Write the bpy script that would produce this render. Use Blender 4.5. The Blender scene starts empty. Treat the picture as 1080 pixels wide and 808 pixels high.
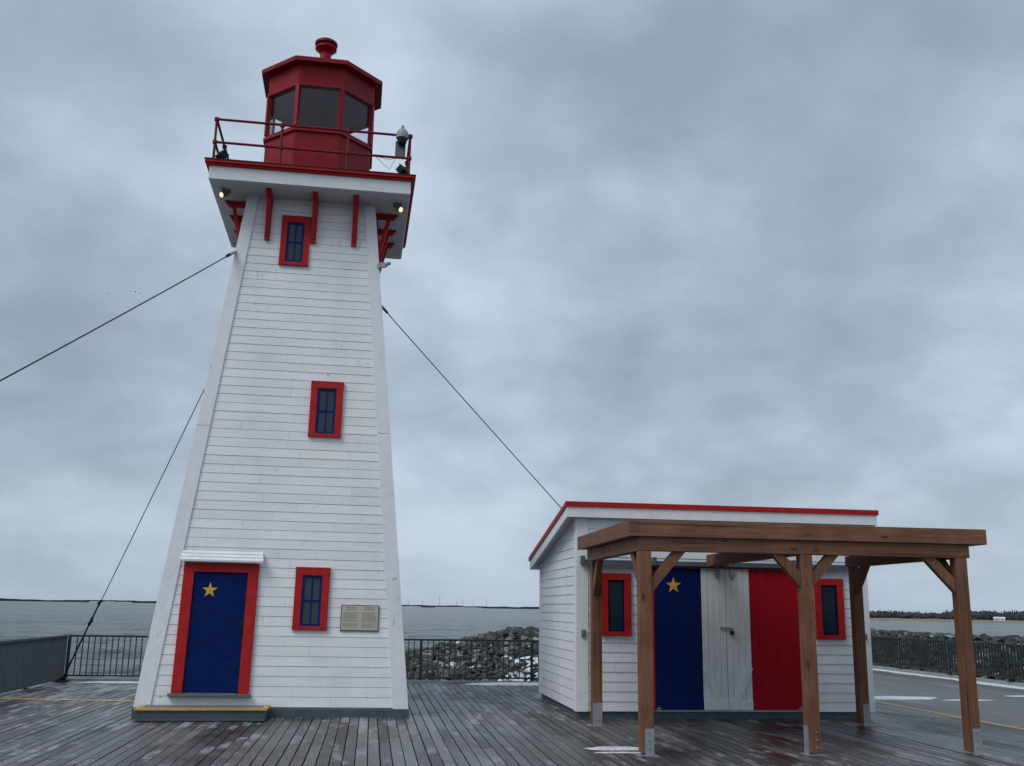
import bpy, math, random
from math import sin, cos, radians, pi, sqrt, atan2
from mathutils import Vector, Matrix, noise
random.seed(7)
sc = bpy.context.scene
COL = sc.collection
R = radians

# ------------------------------------------------------------------ materials
class NT:
    def __init__(s, name):
        s.m = bpy.data.materials.new(name); s.m.use_nodes = True
        s.t = s.m.node_tree; s.n = s.t.nodes; s.b = s.n['Principled BSDF']
    def new(s, typ, **kw):
        nd = s.n.new(typ)
        for k, v in kw.items():
            if hasattr(nd, k): setattr(nd, k, v)
            else: nd.inputs[k.replace('_', ' ')].default_value = v
        return nd
    def link(s, a, b): s.t.links.new(a, b)
    def coord(s, scale=(1, 1, 1), kind='Object'):
        c = s.new('ShaderNodeTexCoord'); mp = s.new('ShaderNodeMapping')
        mp.inputs['Scale'].default_value = scale
        s.link(c.outputs[kind], mp.inputs['Vector']); return mp.outputs[0]
    def noise(s, vec, scale=5, detail=4, rough=.55, dist=0):
        nd = s.new('ShaderNodeTexNoise')
        nd.inputs['Scale'].default_value = scale; nd.inputs['Detail'].default_value = detail
        nd.inputs['Roughness'].default_value = rough; nd.inputs['Distortion'].default_value = dist
        s.link(vec, nd.inputs['Vector']); return nd.outputs[0]
    def ramp(s, fac, stops):
        nd = s.new('ShaderNodeValToRGB'); cr = nd.color_ramp
        while len(cr.elements) < len(stops): cr.elements.new(.5)
        for e, (p, c) in zip(cr.elements, stops):
            e.position = p; e.color = (c, c, c, 1) if isinstance(c, (int, float)) else (*c, 1)
        s.link(fac, nd.inputs[0]); return nd.outputs[0]
    def mix(s, fac, a, b, mode='MIX'):
        nd = s.new('ShaderNodeMixRGB'); nd.blend_type = mode
        for i, v in ((0, fac), (1, a), (2, b)):
            if isinstance(v, (int, float)): nd.inputs[i].default_value = v if i == 0 else (v, v, v, 1)
            elif isinstance(v, tuple): nd.inputs[i].default_value = (*v, 1)
            else: s.link(v, nd.inputs[i])
        return nd.outputs[0]
    def math(s, op, a, b=0.0, c=None):
        nd = s.new('ShaderNodeMath'); nd.operation = op
        for i, v in enumerate((a, b) if c is None else (a, b, c)):
            if isinstance(v, (int, float)): nd.inputs[i].default_value = v
            else: s.link(v, nd.inputs[i])
        return nd.outputs[0]
    def bump(s, h, strength=.3, dist=.01):
        nd = s.new('ShaderNodeBump'); nd.inputs['Strength'].default_value = strength
        nd.inputs['Distance'].default_value = dist
        s.link(h, nd.inputs['Height']); s.link(nd.outputs[0], s.b.inputs['Normal'])
    def base(s, c):
        if isinstance(c, tuple): s.b.inputs['Base Color'].default_value = (*c, 1)
        else: s.link(c, s.b.inputs['Base Color'])
    def rough(s, r):
        if isinstance(r, (int, float)): s.b.inputs['Roughness'].default_value = r
        else: s.link(r, s.b.inputs['Roughness'])

def paint(name, col, dirty=.12, rough=.5, chip=0.0, under=(.28, .27, .26), grain=(3, 3, 3), islands=.0, spec=.22, marks=False):
    t = NT(name); v = t.coord(grain)
    n1 = t.noise(v, 2.2, 6, .65); n2 = t.noise(v, 22, 5, .7)
    d = t.ramp(n1, [(.3, 1 - dirty), (.65, 1.0)])
    c = t.mix(1.0, col, d, 'MULTIPLY')
    c = t.mix(.6, c, t.mix(1.0, c, t.ramp(n2, [(.35, 1 - dirty * .9), (.6, 1.0)]), 'MULTIPLY'))
    if islands:
        g = t.new('ShaderNodeNewGeometry')
        c = t.mix(1.0, c, t.ramp(g.outputs['Random Per Island'], [(0, 1 - islands), (1, 1.0)]), 'MULTIPLY')
    if marks:
        m1 = t.noise(t.coord((26, 26, 4.5)), 1.0, 3, .6); m2 = t.noise(t.coord((.9, .9, .9)), 1.0, 4, .6)
        f = t.math('MULTIPLY', t.ramp(m1, [(.60, 0.0), (.68, 1.0)]), t.ramp(m2, [(.50, 0.0), (.62, 1.0)]))
        c = t.mix(t.math('MULTIPLY', f, .45), c, (.36, .36, .37))
        m3 = t.noise(t.coord((7, 7, 9)), 1.0, 2, .5); c = t.mix(t.math('MULTIPLY', t.ramp(m3, [(.74, 0.0), (.77, 1.0)]), .55), c, (.25, .24, .24))
        m4 = t.noise(t.coord((2.2, 2.2, .22)), 1.0, 5, .6); c = t.mix(1.0, c, t.ramp(m4, [(.34, .94), (.55, 1.0)]), 'MULTIPLY')
    if chip:
        n3 = t.noise(v, 9, 8, .75)
        m = t.ramp(n3, [(.74 - chip, 0.0), (.76 - chip, 1.0)])
        c = t.mix(m, c, under)
    t.base(c); t.rough(t.ramp(n2, [(.3, rough - .08), (.7, rough + .12)]))
    t.b.inputs['Specular IOR Level'].default_value = spec
    t.bump(n2, .15, .004); return t.m

M = {}
M['siding'] = paint('white_painted_clapboard', (.86, .865, .875), .10, .55, .045, (.42, .42, .44), (.6, .6, 2.5), .07, marks=True)
M['shed_siding'] = paint('white_painted_shed_clapboard', (.80, .805, .825), .1, .55, .03, (.42, .42, .44), (.6, .6, 2.5), .06, marks=True)
M['trim'] = paint('white_painted_trim', (.80, .81, .83), .10, .5, .02, (.4, .4, .4), marks=True)
M['red'] = paint('bright_red_paint', (.48, .014, .015), .34, .5, .03, (.25, .06, .05))
M['dark_red'] = paint('deep_red_metal_paint', (.31, .008, .020), .32, .42, .0)
M['rail_red'] = paint('deep_red_rail_paint', (.20, .010, .022), .2, .45, .0)
M['blue'] = paint('navy_blue_paint', (.001, .017, .115), .42, .55, .0, spec=.08)
M['sash_blue'] = paint('navy_window_paint', (.004, .022, .12), .2, .5, .0, spec=.1)
M['grey_base'] = paint('grey_painted_plinth', (.10, .125, .15), .3, .65, .12, (.2, .2, .2))
M['step_grey'] = paint('grey_deck_step_paint', (.17, .185, .205), .25, .5, .05, (.3, .3, .3))
M['line'] = paint('worn_pale_yellow_line', (.58, .43, .18), .3, .65, .12, (.14, .13, .12), (4, 4, 4))
M['yellow'] = paint('worn_yellow_edge_paint', (.60, .36, .11), .3, .6, .10, (.16, .14, .12), (4, 4, 4))
M['gold'] = paint('golden_star_paint', (.66, .40, .07), .15, .5)
M['steel'] = paint('galvanised_steel', (.36, .38, .40), .25, .45)
M['steel'].node_tree.nodes['Principled BSDF'].inputs['Metallic'].default_value = .3
M['dark_metal'] = paint('dark_iron', (.02, .022, .026), .3, .45)
M['rail_metal'] = paint('weathered_grey_green_steel', (.085, .103, .112), .35, .5)
M['fence_grey'] = paint('dark_grey_railing_paint', (.04, .052, .056), .35, .45)
M['grey_plastic'] = paint('grey_housing_plastic', (.16, .18, .20), .15, .5)
M['pale_plastic'] = paint('pale_housing_plastic', (.32, .34, .37), .1, .4)
M['black'] = paint('matt_black_plastic', (.016, .017, .02), .2, .45)
M['rubber_grey'] = paint('weathered_sill_wood', (.16, .165, .175), .4, .7, .06)
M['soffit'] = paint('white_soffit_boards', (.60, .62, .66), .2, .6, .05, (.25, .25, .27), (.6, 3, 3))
M['roofing'] = paint('roofing_membrane', (.07, .07, .075), .2, .8)

def flagwood(name, col, axis_scale=9.0, dirty=.18, chip=.02, under=(.3, .3, .3), rough=.55):
    t = NT(name); v = t.coord((axis_scale, axis_scale, .5))
    n = t.noise(v, 3, 6, .7); v2 = t.coord((1, 1, .6)); n2 = t.noise(v2, 2.0, 5, .6)
    c = t.mix(1.0, col, t.ramp(n, [(.3, 1 - dirty), (.65, 1.0)]), 'MULTIPLY')
    c = t.mix(1.0, c, t.ramp(n2, [(.3, .84), (.7, 1.0)]), 'MULTIPLY')
    if chip: c = t.mix(t.ramp(n, [(.73 - chip, 0.0), (.76 - chip, .7)]), c, under)
    t.base(c); t.rough(rough); t.b.inputs['Specular IOR Level'].default_value = .1
    t.bump(n, .25, .004); return t.m
M['door_blue'] = flagwood('blue_painted_planks', (.002, .014, .105), rough=.6)
M['door_red'] = flagwood('red_painted_planks', (.40, .006, .018), rough=.6, chip=.0)
M['door_white'] = flagwood('weathered_white_planks', (.74, .745, .75), dirty=.2, chip=.03, under=(.22, .21, .2))

def timber(name, sc3, col=(.205, .093, .050)):
    t = NT(name); v = t.coord(sc3)
    n = t.noise(v, 4, 7, .65, .4)
    vb = t.coord((1, 1, 1)); nb = t.noise(vb, 2.6, 4, .5)
    oi = t.new('ShaderNodeObjectInfo')
    dark = tuple(x * .66 for x in col); lite = (col[0] * 1.35, col[1] * 1.38, col[2] * 1.45)
    c = t.ramp(n, [(.28, dark), (.5, col), (.72, lite)])
    c = t.mix(1.0, c, t.ramp(nb, [(.3, .72), (.7, 1.1)]), 'MULTIPLY')
    c = t.mix(1.0, c, t.ramp(oi.outputs['Random'], [(0, .85), (1, 1.1)]), 'MULTIPLY')
    vo = t.new('ShaderNodeTexVoronoi'); vk = t.coord(tuple(.35 + .65 * (s > 3) for s in sc3)); vo.inputs['Scale'].default_value = 4.5
    t.link(vk, vo.inputs['Vector'])
    kn = t.ramp(vo.outputs['Distance'], [(.07, 1.0), (.12, 0.0)])
    c = t.mix(t.math('MULTIPLY', kn, .75), c, (.03, .012, .007))
    ck = t.noise(t.coord(tuple(.4 if s < 3 else s * 3.2 for s in sc3)), 1.0, 3, .5)
    c = t.mix(t.math('MULTIPLY', t.ramp(ck, [(.64, 0.0), (.68, 1.0)]), .7), c, (.035, .016, .01))
    st_ = t.noise(t.coord((.8, .8, .8)), 1.6, 6, .65, .4); c = t.mix(t.math('MULTIPLY', t.ramp(st_, [(.5, 0.0), (.7, 1.0)]), .35), c, (.12, .085, .07))
    t.base(c); t.rough(.62); t.b.inputs['Specular IOR Level'].default_value = .25
    t.bump(n, .35, .004); return t.m
M['wood_x'] = timber('stained_timber_lengthwise', (.5, 9, 9))
M['wood_y'] = timber('stained_timber_crosswise', (9, .5, 9))
M['wood_z'] = timber('stained_timber_upright', (9, 9, .5))

def glass_dark():
    t = NT('dark_window_glass'); v = t.coord((1, 1, 1)); n = t.noise(v, 1.4, 2)
    t.base(t.mix(n, (.022, .032, .045), (.045, .060, .078))); t.rough(.08); t.b.inputs['Specular IOR Level'].default_value = .32
    t.bump(n, .05, .02); return t.m
M['glass'] = glass_dark()
def glass_black():
    t = NT('unlit_shed_window_glass'); t.base((.006, .015, .034)); t.rough(.06); t.b.inputs['Specular IOR Level'].default_value = .16; return t.m
M['glass_black'] = glass_black()
M['sash_dark'] = paint('dark_navy_window_paint', (.003, .008, .04), .2, .5, .0, spec=.08)
def glass_clear():
    m = bpy.data.materials.new('clear_lantern_glass'); m.use_nodes = True; n = m.node_tree.nodes; L = m.node_tree.links
    n.clear(); o = n.new('ShaderNodeOutputMaterial'); mx = n.new('ShaderNodeMixShader'); tr = n.new('ShaderNodeBsdfTransparent'); gl = n.new('ShaderNodeBsdfGlossy')
    tr.inputs[0].default_value = (.86, .89, .92, 1); gl.inputs['Roughness'].default_value = .03; gl.inputs[0].default_value = (.9, .9, .9, 1)
    lw = n.new('ShaderNodeLayerWeight'); lw.inputs[0].default_value = .5; pw_ = n.new('ShaderNodeMath'); pw_.operation = 'POWER'; pw_.inputs[1].default_value = 5; L.new(lw.outputs['Facing'], pw_.inputs[0]); fr = n.new('ShaderNodeMath'); fr.operation = 'MULTIPLY_ADD'; fr.inputs[1].default_value = .8; fr.inputs[2].default_value = .05; L.new(pw_.outputs[0], fr.inputs[0])
    L.new(fr.outputs[0], mx.inputs[0]); L.new(tr.outputs[0], mx.inputs[1]); L.new(gl.outputs[0], mx.inputs[2]); L.new(mx.outputs[0], o.inputs[0])
    return m
M['clear'] = glass_clear()
M['ceiling'] = paint('grey_lantern_ceiling', (.27, .28, .32), .12, .7)
M['inner'] = paint('grey_lantern_inside', (.22, .23, .25), .12, .7)
def emit(name, col, st):
    t = NT(name); t.base((.8, .8, .8)); t.b.inputs['Emission Color'].default_value = (*col, 1); t.b.inputs['Emission Strength'].default_value = st; return t.m
M['lamp'] = emit('lit_lamp_lens', (1, .74, .42), .95)

def deck_mat():
    t = NT('wet_weathered_deck_boards'); g = t.new('ShaderNodeNewGeometry'); isl = g.outputs['Random Per Island']
    off = t.new('ShaderNodeVectorMath'); off.operation = 'MULTIPLY_ADD'
    cmb = t.new('ShaderNodeCombineXYZ'); t.link(isl, cmb.inputs[0]); t.link(isl, cmb.inputs[1])
    tc = t.new('ShaderNodeTexCoord'); t.link(cmb.outputs[0], off.inputs[0]); off.inputs[1].default_value = (37, 91, 0); t.link(tc.outputs['Object'], off.inputs[2])
    mp = t.new('ShaderNodeMapping'); mp.inputs['Scale'].default_value = (22, 1.1, 1); t.link(off.outputs[0], mp.inputs[0])
    n = t.noise(mp.outputs[0], 2.5, 7, .7, .3)
    c = t.ramp(n, [(.25, (.043, .041, .041)), (.5, (.096, .092, .093)), (.75, (.18, .175, .177))])
    c = t.mix(1.0, c, t.ramp(isl, [(0, .42), (.35, .8), (.8, 1.1), (1, 1.75)]), 'MULTIPLY')
    # wetness, large patches
    vw = t.coord((.55, .28, 1)); w = t.noise(vw, 1.3, 5, .6, .6)
    wet = t.ramp(w, [(.40, 0.0), (.56, 1.0)])
    c = t.mix(1.0, c, t.mix(wet, (1.18, 1.15, 1.15), (.55, .55, .56)), 'MULTIPLY')
    # frost / dry pale blotches, per board and along grain, strongest near the tower and back rail
    mp2 = t.new('ShaderNodeMapping'); mp2.inputs['Scale'].default_value = (2.5, .7, 1); t.link(off.outputs[0], mp2.inputs[0])
    fb = t.noise(mp2.outputs[0], 1.2, 5, .65)
    sep = t.new('ShaderNodeSeparateXYZ'); t.link(tc.outputs['Object'], sep.inputs[0])
    far = t.math('MULTIPLY_ADD', sep.outputs['Y'], 1 / 9, -13.2 / 9); far = t.math('MINIMUM', t.math('MAXIMUM', far, 0), 1)
    west = t.math('MULTIPLY_ADD', sep.outputs['X'], -1 / 6, 5.2 / 6); west = t.math('MINIMUM', t.math('MAXIMUM', west, .0), 1)
    vz = t.coord((.5, .5, 1)); big = t.noise(vz, 1.0, 3, .5)
    fb = t.math('MULTIPLY_ADD', fb, 2.3, -.65)
    s = t.math('ADD', fb, t.math('MULTIPLY', t.math('MULTIPLY', far, west), .20))
    s = t.math('ADD', s, t.math('MULTIPLY_ADD', big, .45, -.25))
    fr = t.ramp(s, [(.60, 0.0), (.84, .66)])
    c = t.mix(fr, c, (.34, .35, .375))
    t.base(c)
    r = t.mix(wet, .56, .30); r = t.mix(fr, r, .6); t.rough(r)
    t.b.inputs['Specular IOR Level'].default_value = .4
    t.bump(n, .6, .006); return t.m
M['deck'] = deck_mat()
def asphalt_mat():
    t = NT('wet_asphalt'); v = t.coord((1, 1, 1)); n = t.noise(v, 60, 4, .7); w = t.noise(t.coord((.8, .12, 1)), 1.2, 5, .6, .4)
    wet = t.ramp(w, [(.4, 0.0), (.6, 1.0)])
    c = t.mix(wet, (.135, .137, .132), (.072, .075, .075))
    fz = t.noise(t.coord((1.1, .35, 1)), 1.3, 7, .7, .3); c = t.mix(t.ramp(fz, [(.56, 0.0), (.72, .7)]), c, (.30, .31, .32)); c = t.mix(1.0, c, t.ramp(n, [(.3, .75), (.7, 1.15)]), 'MULTIPLY')
    t.base(c); t.rough(t.mix(wet, .7, .33)); t.bump(n, .5, .006); return t.m
M['asphalt'] = asphalt_mat()
M['concrete'] = paint('pale_concrete', (.30, .31, .32), .3, .8, .05, (.16, .16, .16), (2, 2, 2))
M['wharf'] = paint('dark_wharf_timber', (.05, .045, .04), .3, .8)
def snow_mat():
    t = NT('trodden_snow'); v = t.coord((1, 1, 1)); n = t.noise(v, 14, 5, .6)
    t.base(t.ramp(n, [(.3, (.40, .43, .47)), (.6, (.64, .67, .71))])); t.rough(.65); t.bump(n, .6, .02); return t.m
M['snow'] = snow_mat()
def sea_mat():
    t = NT('choppy_grey_sea'); v = t.coord((1, 1, 1))
    n1 = t.noise(t.coord((.045, .10, 1)), 1.0, 8, .66, .4); n2 = t.noise(t.coord((.010, .028, 1)), 1.0, 6, .6, .3); n3 = t.noise(t.coord((.0016, .011, 1)), 1, 5, .6)
    n4 = t.noise(t.coord((.20, .42, 1)), 1.0, 6, .6, .5)
    h = t.math('ADD', t.math('ADD', n1, t.math('MULTIPLY', n4, .8)), t.math('MULTIPLY', n2, 1.5))
    c = t.mix(t.ramp(n2, [(.35, 0.0), (.65, 1.0)]), (.052, .065, .060), (.105, .12, .11))
    c = t.mix(1.0, c, t.ramp(n1, [(.36, .6), (.5, 1.0), (.62, 1.3)]), 'MULTIPLY')  # wave shading painted into the water colour, broad swells here
    c = t.mix(1.0, c, t.ramp(n4, [(.36, .40), (.46, .92), (.60, 1.35)]), 'MULTIPLY')  # dark and light sides of the ripples, also put into the colour
    c = t.mix(1.0, c, t.ramp(n3, [(.3, .85), (.7, 1.12)]), 'MULTIPLY')
    t.base(c); t.rough(.26); t.b.inputs['Specular IOR Level'].default_value = .17
    t.bump(h, .8, .8); return t.m
M['sea'] = sea_mat()
def rock_mat(name, snowy):
    t = NT(name); g = t.new('ShaderNodeNewGeometry'); oi = t.new('ShaderNodeObjectInfo')
    rnd = t.math('FRACT', t.math('ADD', g.outputs['Random Per Island'], t.math('MULTIPLY', oi.outputs['Random'], 7.3)))
    v = t.coord((1, 1, 1)); n = t.noise(v, 5, 7, .7); n2 = t.noise(v, 1.8, 4, .6)
    c = t.ramp(rnd, [(0, (.010, .016, .014)), (.45, (.024, .034, .028)), (.68, (.05, .056, .047)), (.86, (.11, .115, .11)), (1, (.32, .32, .31))])
    c = t.mix(1.0, c, t.ramp(n, [(.3, .45), (.6, 1.1)]), 'MULTIPLY')
    c = t.mix(t.math('MULTIPLY', t.ramp(n2, [(.5, 0.0), (.7, 1.0)]), .5), c, (.03, .045, .03))
    sp = t.new('ShaderNodeSeparateXYZ'); t.link(g.outputs['Normal'], sp.inputs[0])
    ps = t.new('ShaderNodeNewGeometry'); nz = t.noise(ps.outputs['Position'], .9, 4, .6)
    up = t.ramp(t.math('ADD', sp.outputs['Z'], t.math('MULTIPLY_ADD', nz, 1.2, -.6)), [(1.02 - snowy, 0.0), (1.1 - snowy, 1.0)])
    c = t.mix(up, c, (.74, .77, .82))
    t.base(c); t.rough(.62); t.bump(n, .7, .05); return t.m
M['rock'] = rock_mat('dark_riprap_stone', -.12)
M['rock_snow'] = rock_mat('snow_dusted_riprap_stone', .5)
def plain_noise(name, a, b, sc_, rough=.9):
    t = NT(name); v = t.coord((1, 1, 1)); n = t.noise(v, sc_, 5, .6); t.base(t.mix(t.ramp(n, [(.3, 0.0), (.7, 1.0)]), a, b)); t.rough(rough); return t.m
M['land'] = plain_noise('distant_wooded_land', (.022, .035, .05), (.04, .055, .07), .004)
M['shore'] = plain_noise('pale_winter_shore', (.15, .12, .085), (.24, .20, .16), .02)
def forest_mat():
    t = NT('far_mixed_forest'); g = t.new('ShaderNodeNewGeometry')
    c = t.ramp(g.outputs['Random Per Island'], [(0, (.026, .034, .038)), (.5, (.038, .044, .048)), (.8, (.058, .052, .054)), (1, (.078, .066, .064))])
    n = t.noise(t.coord((1, 1, 1)), .5, 4); c = t.mix(1.0, c, t.ramp(n, [(.3, .7), (.7, 1.2)]), 'MULTIPLY'); t.base(c); t.rough(.95); return t.m
M['forest'] = forest_mat()
M['turbine'] = paint('pale_turbine_steel', (.55, .62, .70), .05, .6)
M['house_white'] = paint('white_cottage_wall', (.75, .77, .8), .1, .7)
M['house_roof'] = paint('snowy_cottage_roof', (.62, .65, .70), .15, .8)
M['bird'] = paint('dark_feathers', (.03, .03, .035), .1, .8)
def plaque_mat():
    t = NT('bronze_green_plaque'); v = t.coord((1, 1, 1)); n = t.noise(v, 9, 4); t.base(t.mix(n, (.42, .405, .32), (.50, .48, .385))); t.rough(.4); return t.m
M['plaque'] = plaque_mat()
M['plaque_text'] = paint('plaque_lettering', (.20, .19, .155), .1, .6)

# ------------------------------------------------------------------ mesh builder
class MB:
    def __init__(s): s.v = []; s.f = []
    def poly(s, pts, faces):
        b = len(s.v); s.v += [tuple(p) for p in pts]; s.f += [tuple(i + b for i in f) for f in faces]
    def hexa(s, p):   # p: 4 bottom, 4 top
        s.poly(p, [(3, 2, 1, 0), (4, 5, 6, 7), (0, 1, 5, 4), (1, 2, 6, 5), (2, 3, 7, 6), (3, 0, 4, 7)])
    def box(s, x0, x1, y0, y1, z0, z1):
        s.hexa([(x0, y0, z0), (x1, y0, z0), (x1, y1, z0), (x0, y1, z0), (x0, y0, z1), (x1, y0, z1), (x1, y1, z1), (x0, y1, z1)])
    def bar(s, a, b, w, h, up=(0, 0, 1)):
        a, b = Vector(a), Vector(b); d = (b - a).normalized(); u = Vector(up)
        if abs(d.dot(u)) > .98: u = Vector((0, 1, 0))
        x = d.cross(u).normalized(); y = x.cross(d).normalized(); x *= w / 2; y *= h / 2
        s.hexa([a - x - y, a + x - y, b + x - y, b - x - y, a - x + y, a + x + y, b + x + y, b - x + y])
    def tube(s, pts, r, n=8, cap=True):
        pts = [Vector(p) for p in pts]; rs = r if isinstance(r, (list, tuple)) else [r] * len(pts); b = len(s.v)
        for i, p in enumerate(pts):
            d = (pts[min(i + 1, len(pts) - 1)] - pts[max(i - 1, 0)]).normalized()
            u = Vector((0, 0, 1)) if abs(d.z) < .95 else Vector((1, 0, 0))
            x = d.cross(u).normalized(); y = x.cross(d)
            for k in range(n):
                a = 2 * pi * k / n; s.v.append(tuple(p + (x * cos(a) + y * sin(a)) * rs[i]))
        for i in range(len(pts) - 1):
            for k in range(n): s.f.append((b + i * n + k, b + i * n + (k + 1) % n, b + (i + 1) * n + (k + 1) % n, b + (i + 1) * n + k))
        if cap: s.f.append(tuple(b + k for k in range(n))[::-1]); e = b + (len(pts) - 1) * n; s.f.append(tuple(e + k for k in range(n)))
    def lathe(s, prof, c=(0, 0, 0), n=24, rot=0):
        b = len(s.v)
        for r, z in prof:
            for k in range(n): a = rot + 2 * pi * k / n; s.v.append((c[0] + r * cos(a), c[1] + r * sin(a), c[2] + z))
        for i in range(len(prof) - 1):
            for k in range(n): s.f.append((b + i * n + k, b + i * n + (k + 1) % n, b + (i + 1) * n + (k + 1) % n, b + (i + 1) * n + k))
        s.f.append(tuple(b + k for k in range(n))[::-1]); e = b + (len(prof) - 1) * n; s.f.append(tuple(e + k for k in range(n)))
    def build(s, name, mat, parent=None, smooth=False, bevel=0, shift=None):
        me = bpy.data.meshes.new(name)
        vs = s.v if shift is None else [(x - shift[0], y - shift[1], z - shift[2]) for x, y, z in s.v]
        me.from_pydata(vs, [], s.f); me.validate(); me.update()
        o = bpy.data.objects.new(name, me); COL.objects.link(o); me.materials.append(mat)
        if parent: o.parent = parent
        elif shift is not None: o.location = shift
        if smooth:
            for p in me.polygons: p.use_smooth = True
            try: me.set_sharp_from_angle(angle=R(38))
            except Exception: pass
        if bevel:
            m = o.modifiers.new('bevel', 'BEVEL'); m.width = bevel; m.segments = 2; m.limit_method = 'ANGLE'
        return o

def tag(o, label=None, cat=None, group=None, kind=None):
    if label: o['label'] = label
    if cat: o['category'] = cat
    if group: o['group'] = group
    if kind: o['kind'] = kind
    return o
def empty(name, loc=(0, 0, 0), rot=(0, 0, 0)):
    o = bpy.data.objects.new(name, None); COL.objects.link(o); o.location = loc; o.rotation_euler = rot; o.empty_display_size = .2; return o
def copy_tree(o, parent=None):
    c = o.copy(); COL.objects.link(c); c.parent = parent
    for ch in o.children: copy_tree(ch, c)
    return c

# ------------------------------------------------------------------ lighthouse
TX, TY = -1.4663, 18.8354
A0, B0, ZB, ZS, CG = 2.0568, 1.1161, .1436, 8.9387, 1.7622
TROT = (0, .0058, .0177)
TM = Matrix.Translation((TX, TY, 0)) @ Matrix.Rotation(TROT[2], 4, 'Z') @ Matrix.Rotation(TROT[1], 4, 'Y')
def TW(p): return TM @ Vector(p)
def half(z): return A0 + (B0 - A0) * (z - ZB) / (ZS - ZB)
KS = (A0 - B0) / (ZS - ZB)
NF = Vector((0, -1, KS)).normalized()
def rotk(p, k):
    x, y, z = p
    for _ in range(k): x, y = -y, x
    return (x, y, z)
def FP(u, z, off=0, k=0):   # point on tower face k, off = outward
    p = Vector((u, -half(z), z)) + NF * off
    return rotk(p, k)
def face_slab(mb, u0, u1, z0, z1, o0, o1, k=0, us=None):
    """slab on the tower face between offsets o0..o1; us = (u0top,u1top)"""
    a, b = us if us else (u0, u1)
    mb.hexa([FP(u0, z0, o1, k), FP(u1, z0, o1, k), FP(u1, z0, o0, k), FP(u0, z0, o0, k), FP(a, z1, o1, k), FP(b, z1, o1, k), FP(b, z1, o0, k), FP(a, z1, o0, k)])

lh = empty('lighthouse', (TX, TY, 0), TROT)
tag(lh, 'tall white tapering wooden lighthouse with a red lantern room on top', 'lighthouse')
def cw(z): return .215 - .045 * (z - ZB) / (ZS - ZB)
mb = MB()
mb.hexa([(-A0 + .02, -A0 + .02, .05), (A0 - .02, -A0 + .02, .05), (A0 - .02, A0 - .02, .05), (-A0 + .02, A0 - .02, .05), (-B0 + .02, -B0 + .02, ZS), (B0 - .02, -B0 + .02, ZS), (B0 - .02, B0 - .02, ZS), (-B0 + .02, B0 - .02, ZS)])
E_ = .1525
for k in range(4):
    z = ZB + .004; i = 0
    while z < ZS - .01:
        z1 = min(z + E_ - .003, ZS - .004)
        hb, ht = half(z) - cw(z), half(z1) - cw(z1)
        cuts = [-1.0]
        x = -hb + random.uniform(.5, 2.6)
        while x < hb - .3: cuts.append(x / hb); x += random.uniform(1.2, 3.4)
        cuts.append(1.0)
        for c0, c1 in zip(cuts, cuts[1:]):
            g0 = .0012 if c0 > -1 else -.004; g1 = .0012 if c1 < 1 else -.004
            ub0, ub1, ut0, ut1 = c0 * hb + g0, c1 * hb - g1, c0 * ht + g0, c1 * ht - g1
            q = random.uniform(-.0015, .0015)
            mb.hexa([FP(ub0, z, .010 + q, k), FP(ub1, z, .010 + q, k), FP(ub1, z, -.03, k), FP(ub0, z, -.03, k), FP(ut0, z1, .004, k), FP(ut1, z1, .004, k), FP(ut1, z1, -.03, k), FP(ut0, z1, -.03, k)])
        z += E_; i += 1
mb.build('clapboard_wall', M['siding'], lh)
for k in range(4):
    mb = MB(); P = []
    for z in (ZB - .012, 4.6, 4.606, ZS - .002):
        h = half(z); w = cw(z); e = .032 if z != 4.606 else .032
        P.append([rotk(p, k) for p in ((-h - e, -h - e, z), (-h + w, -h - e, z), (-h + w, -h + .01, z), (-h + .01, -h + .01, z), (-h + .01, -h + w, z), (-h - e, -h + w, z))])
    for i0, i1 in ((0, 1), (2, 3)):
        mb.poly(P[i0] + P[i1], [(0, 1, 7, 6), (1, 2, 8, 7), (2, 3, 9, 8), (3, 4, 10, 9), (4, 5, 11, 10), (5, 0, 6, 11), (0, 5, 4, 3), (0, 3, 2, 1), (6, 9, 10, 11), (6, 7, 8, 9)])
    mb.build('corner_board', M['trim'], lh, bevel=.003)
mb = MB(); mb.box(-A0 - .045, A0 + .045, -A0 - .045, A0 + .045, -.02, ZB - .015); mb.build('plinth', M['grey_base'], lh, bevel=.008)

def star(mb, pts_fn, cu, cz, r, o0, o1):
    ps = []
    for i in range(10):
        a = pi / 2 + i * pi / 5; rr = r if i % 2 == 0 else r * .39
        ps.append((cu + rr * cos(a), cz + rr * sin(a)))
    v = [pts_fn(u, z, o1) for u, z in ps] + [pts_fn(u, z, o0) for u, z in ps] + [pts_fn(cu, cz, o1 + .004)]
    fs = [(i, (i + 1) % 10, 10 + (i + 1) % 10, 10 + i) for i in range(10)] + [(20, (i + 1) % 10, i) for i in range(10)]
    mb.poly(v, fs)

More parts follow.
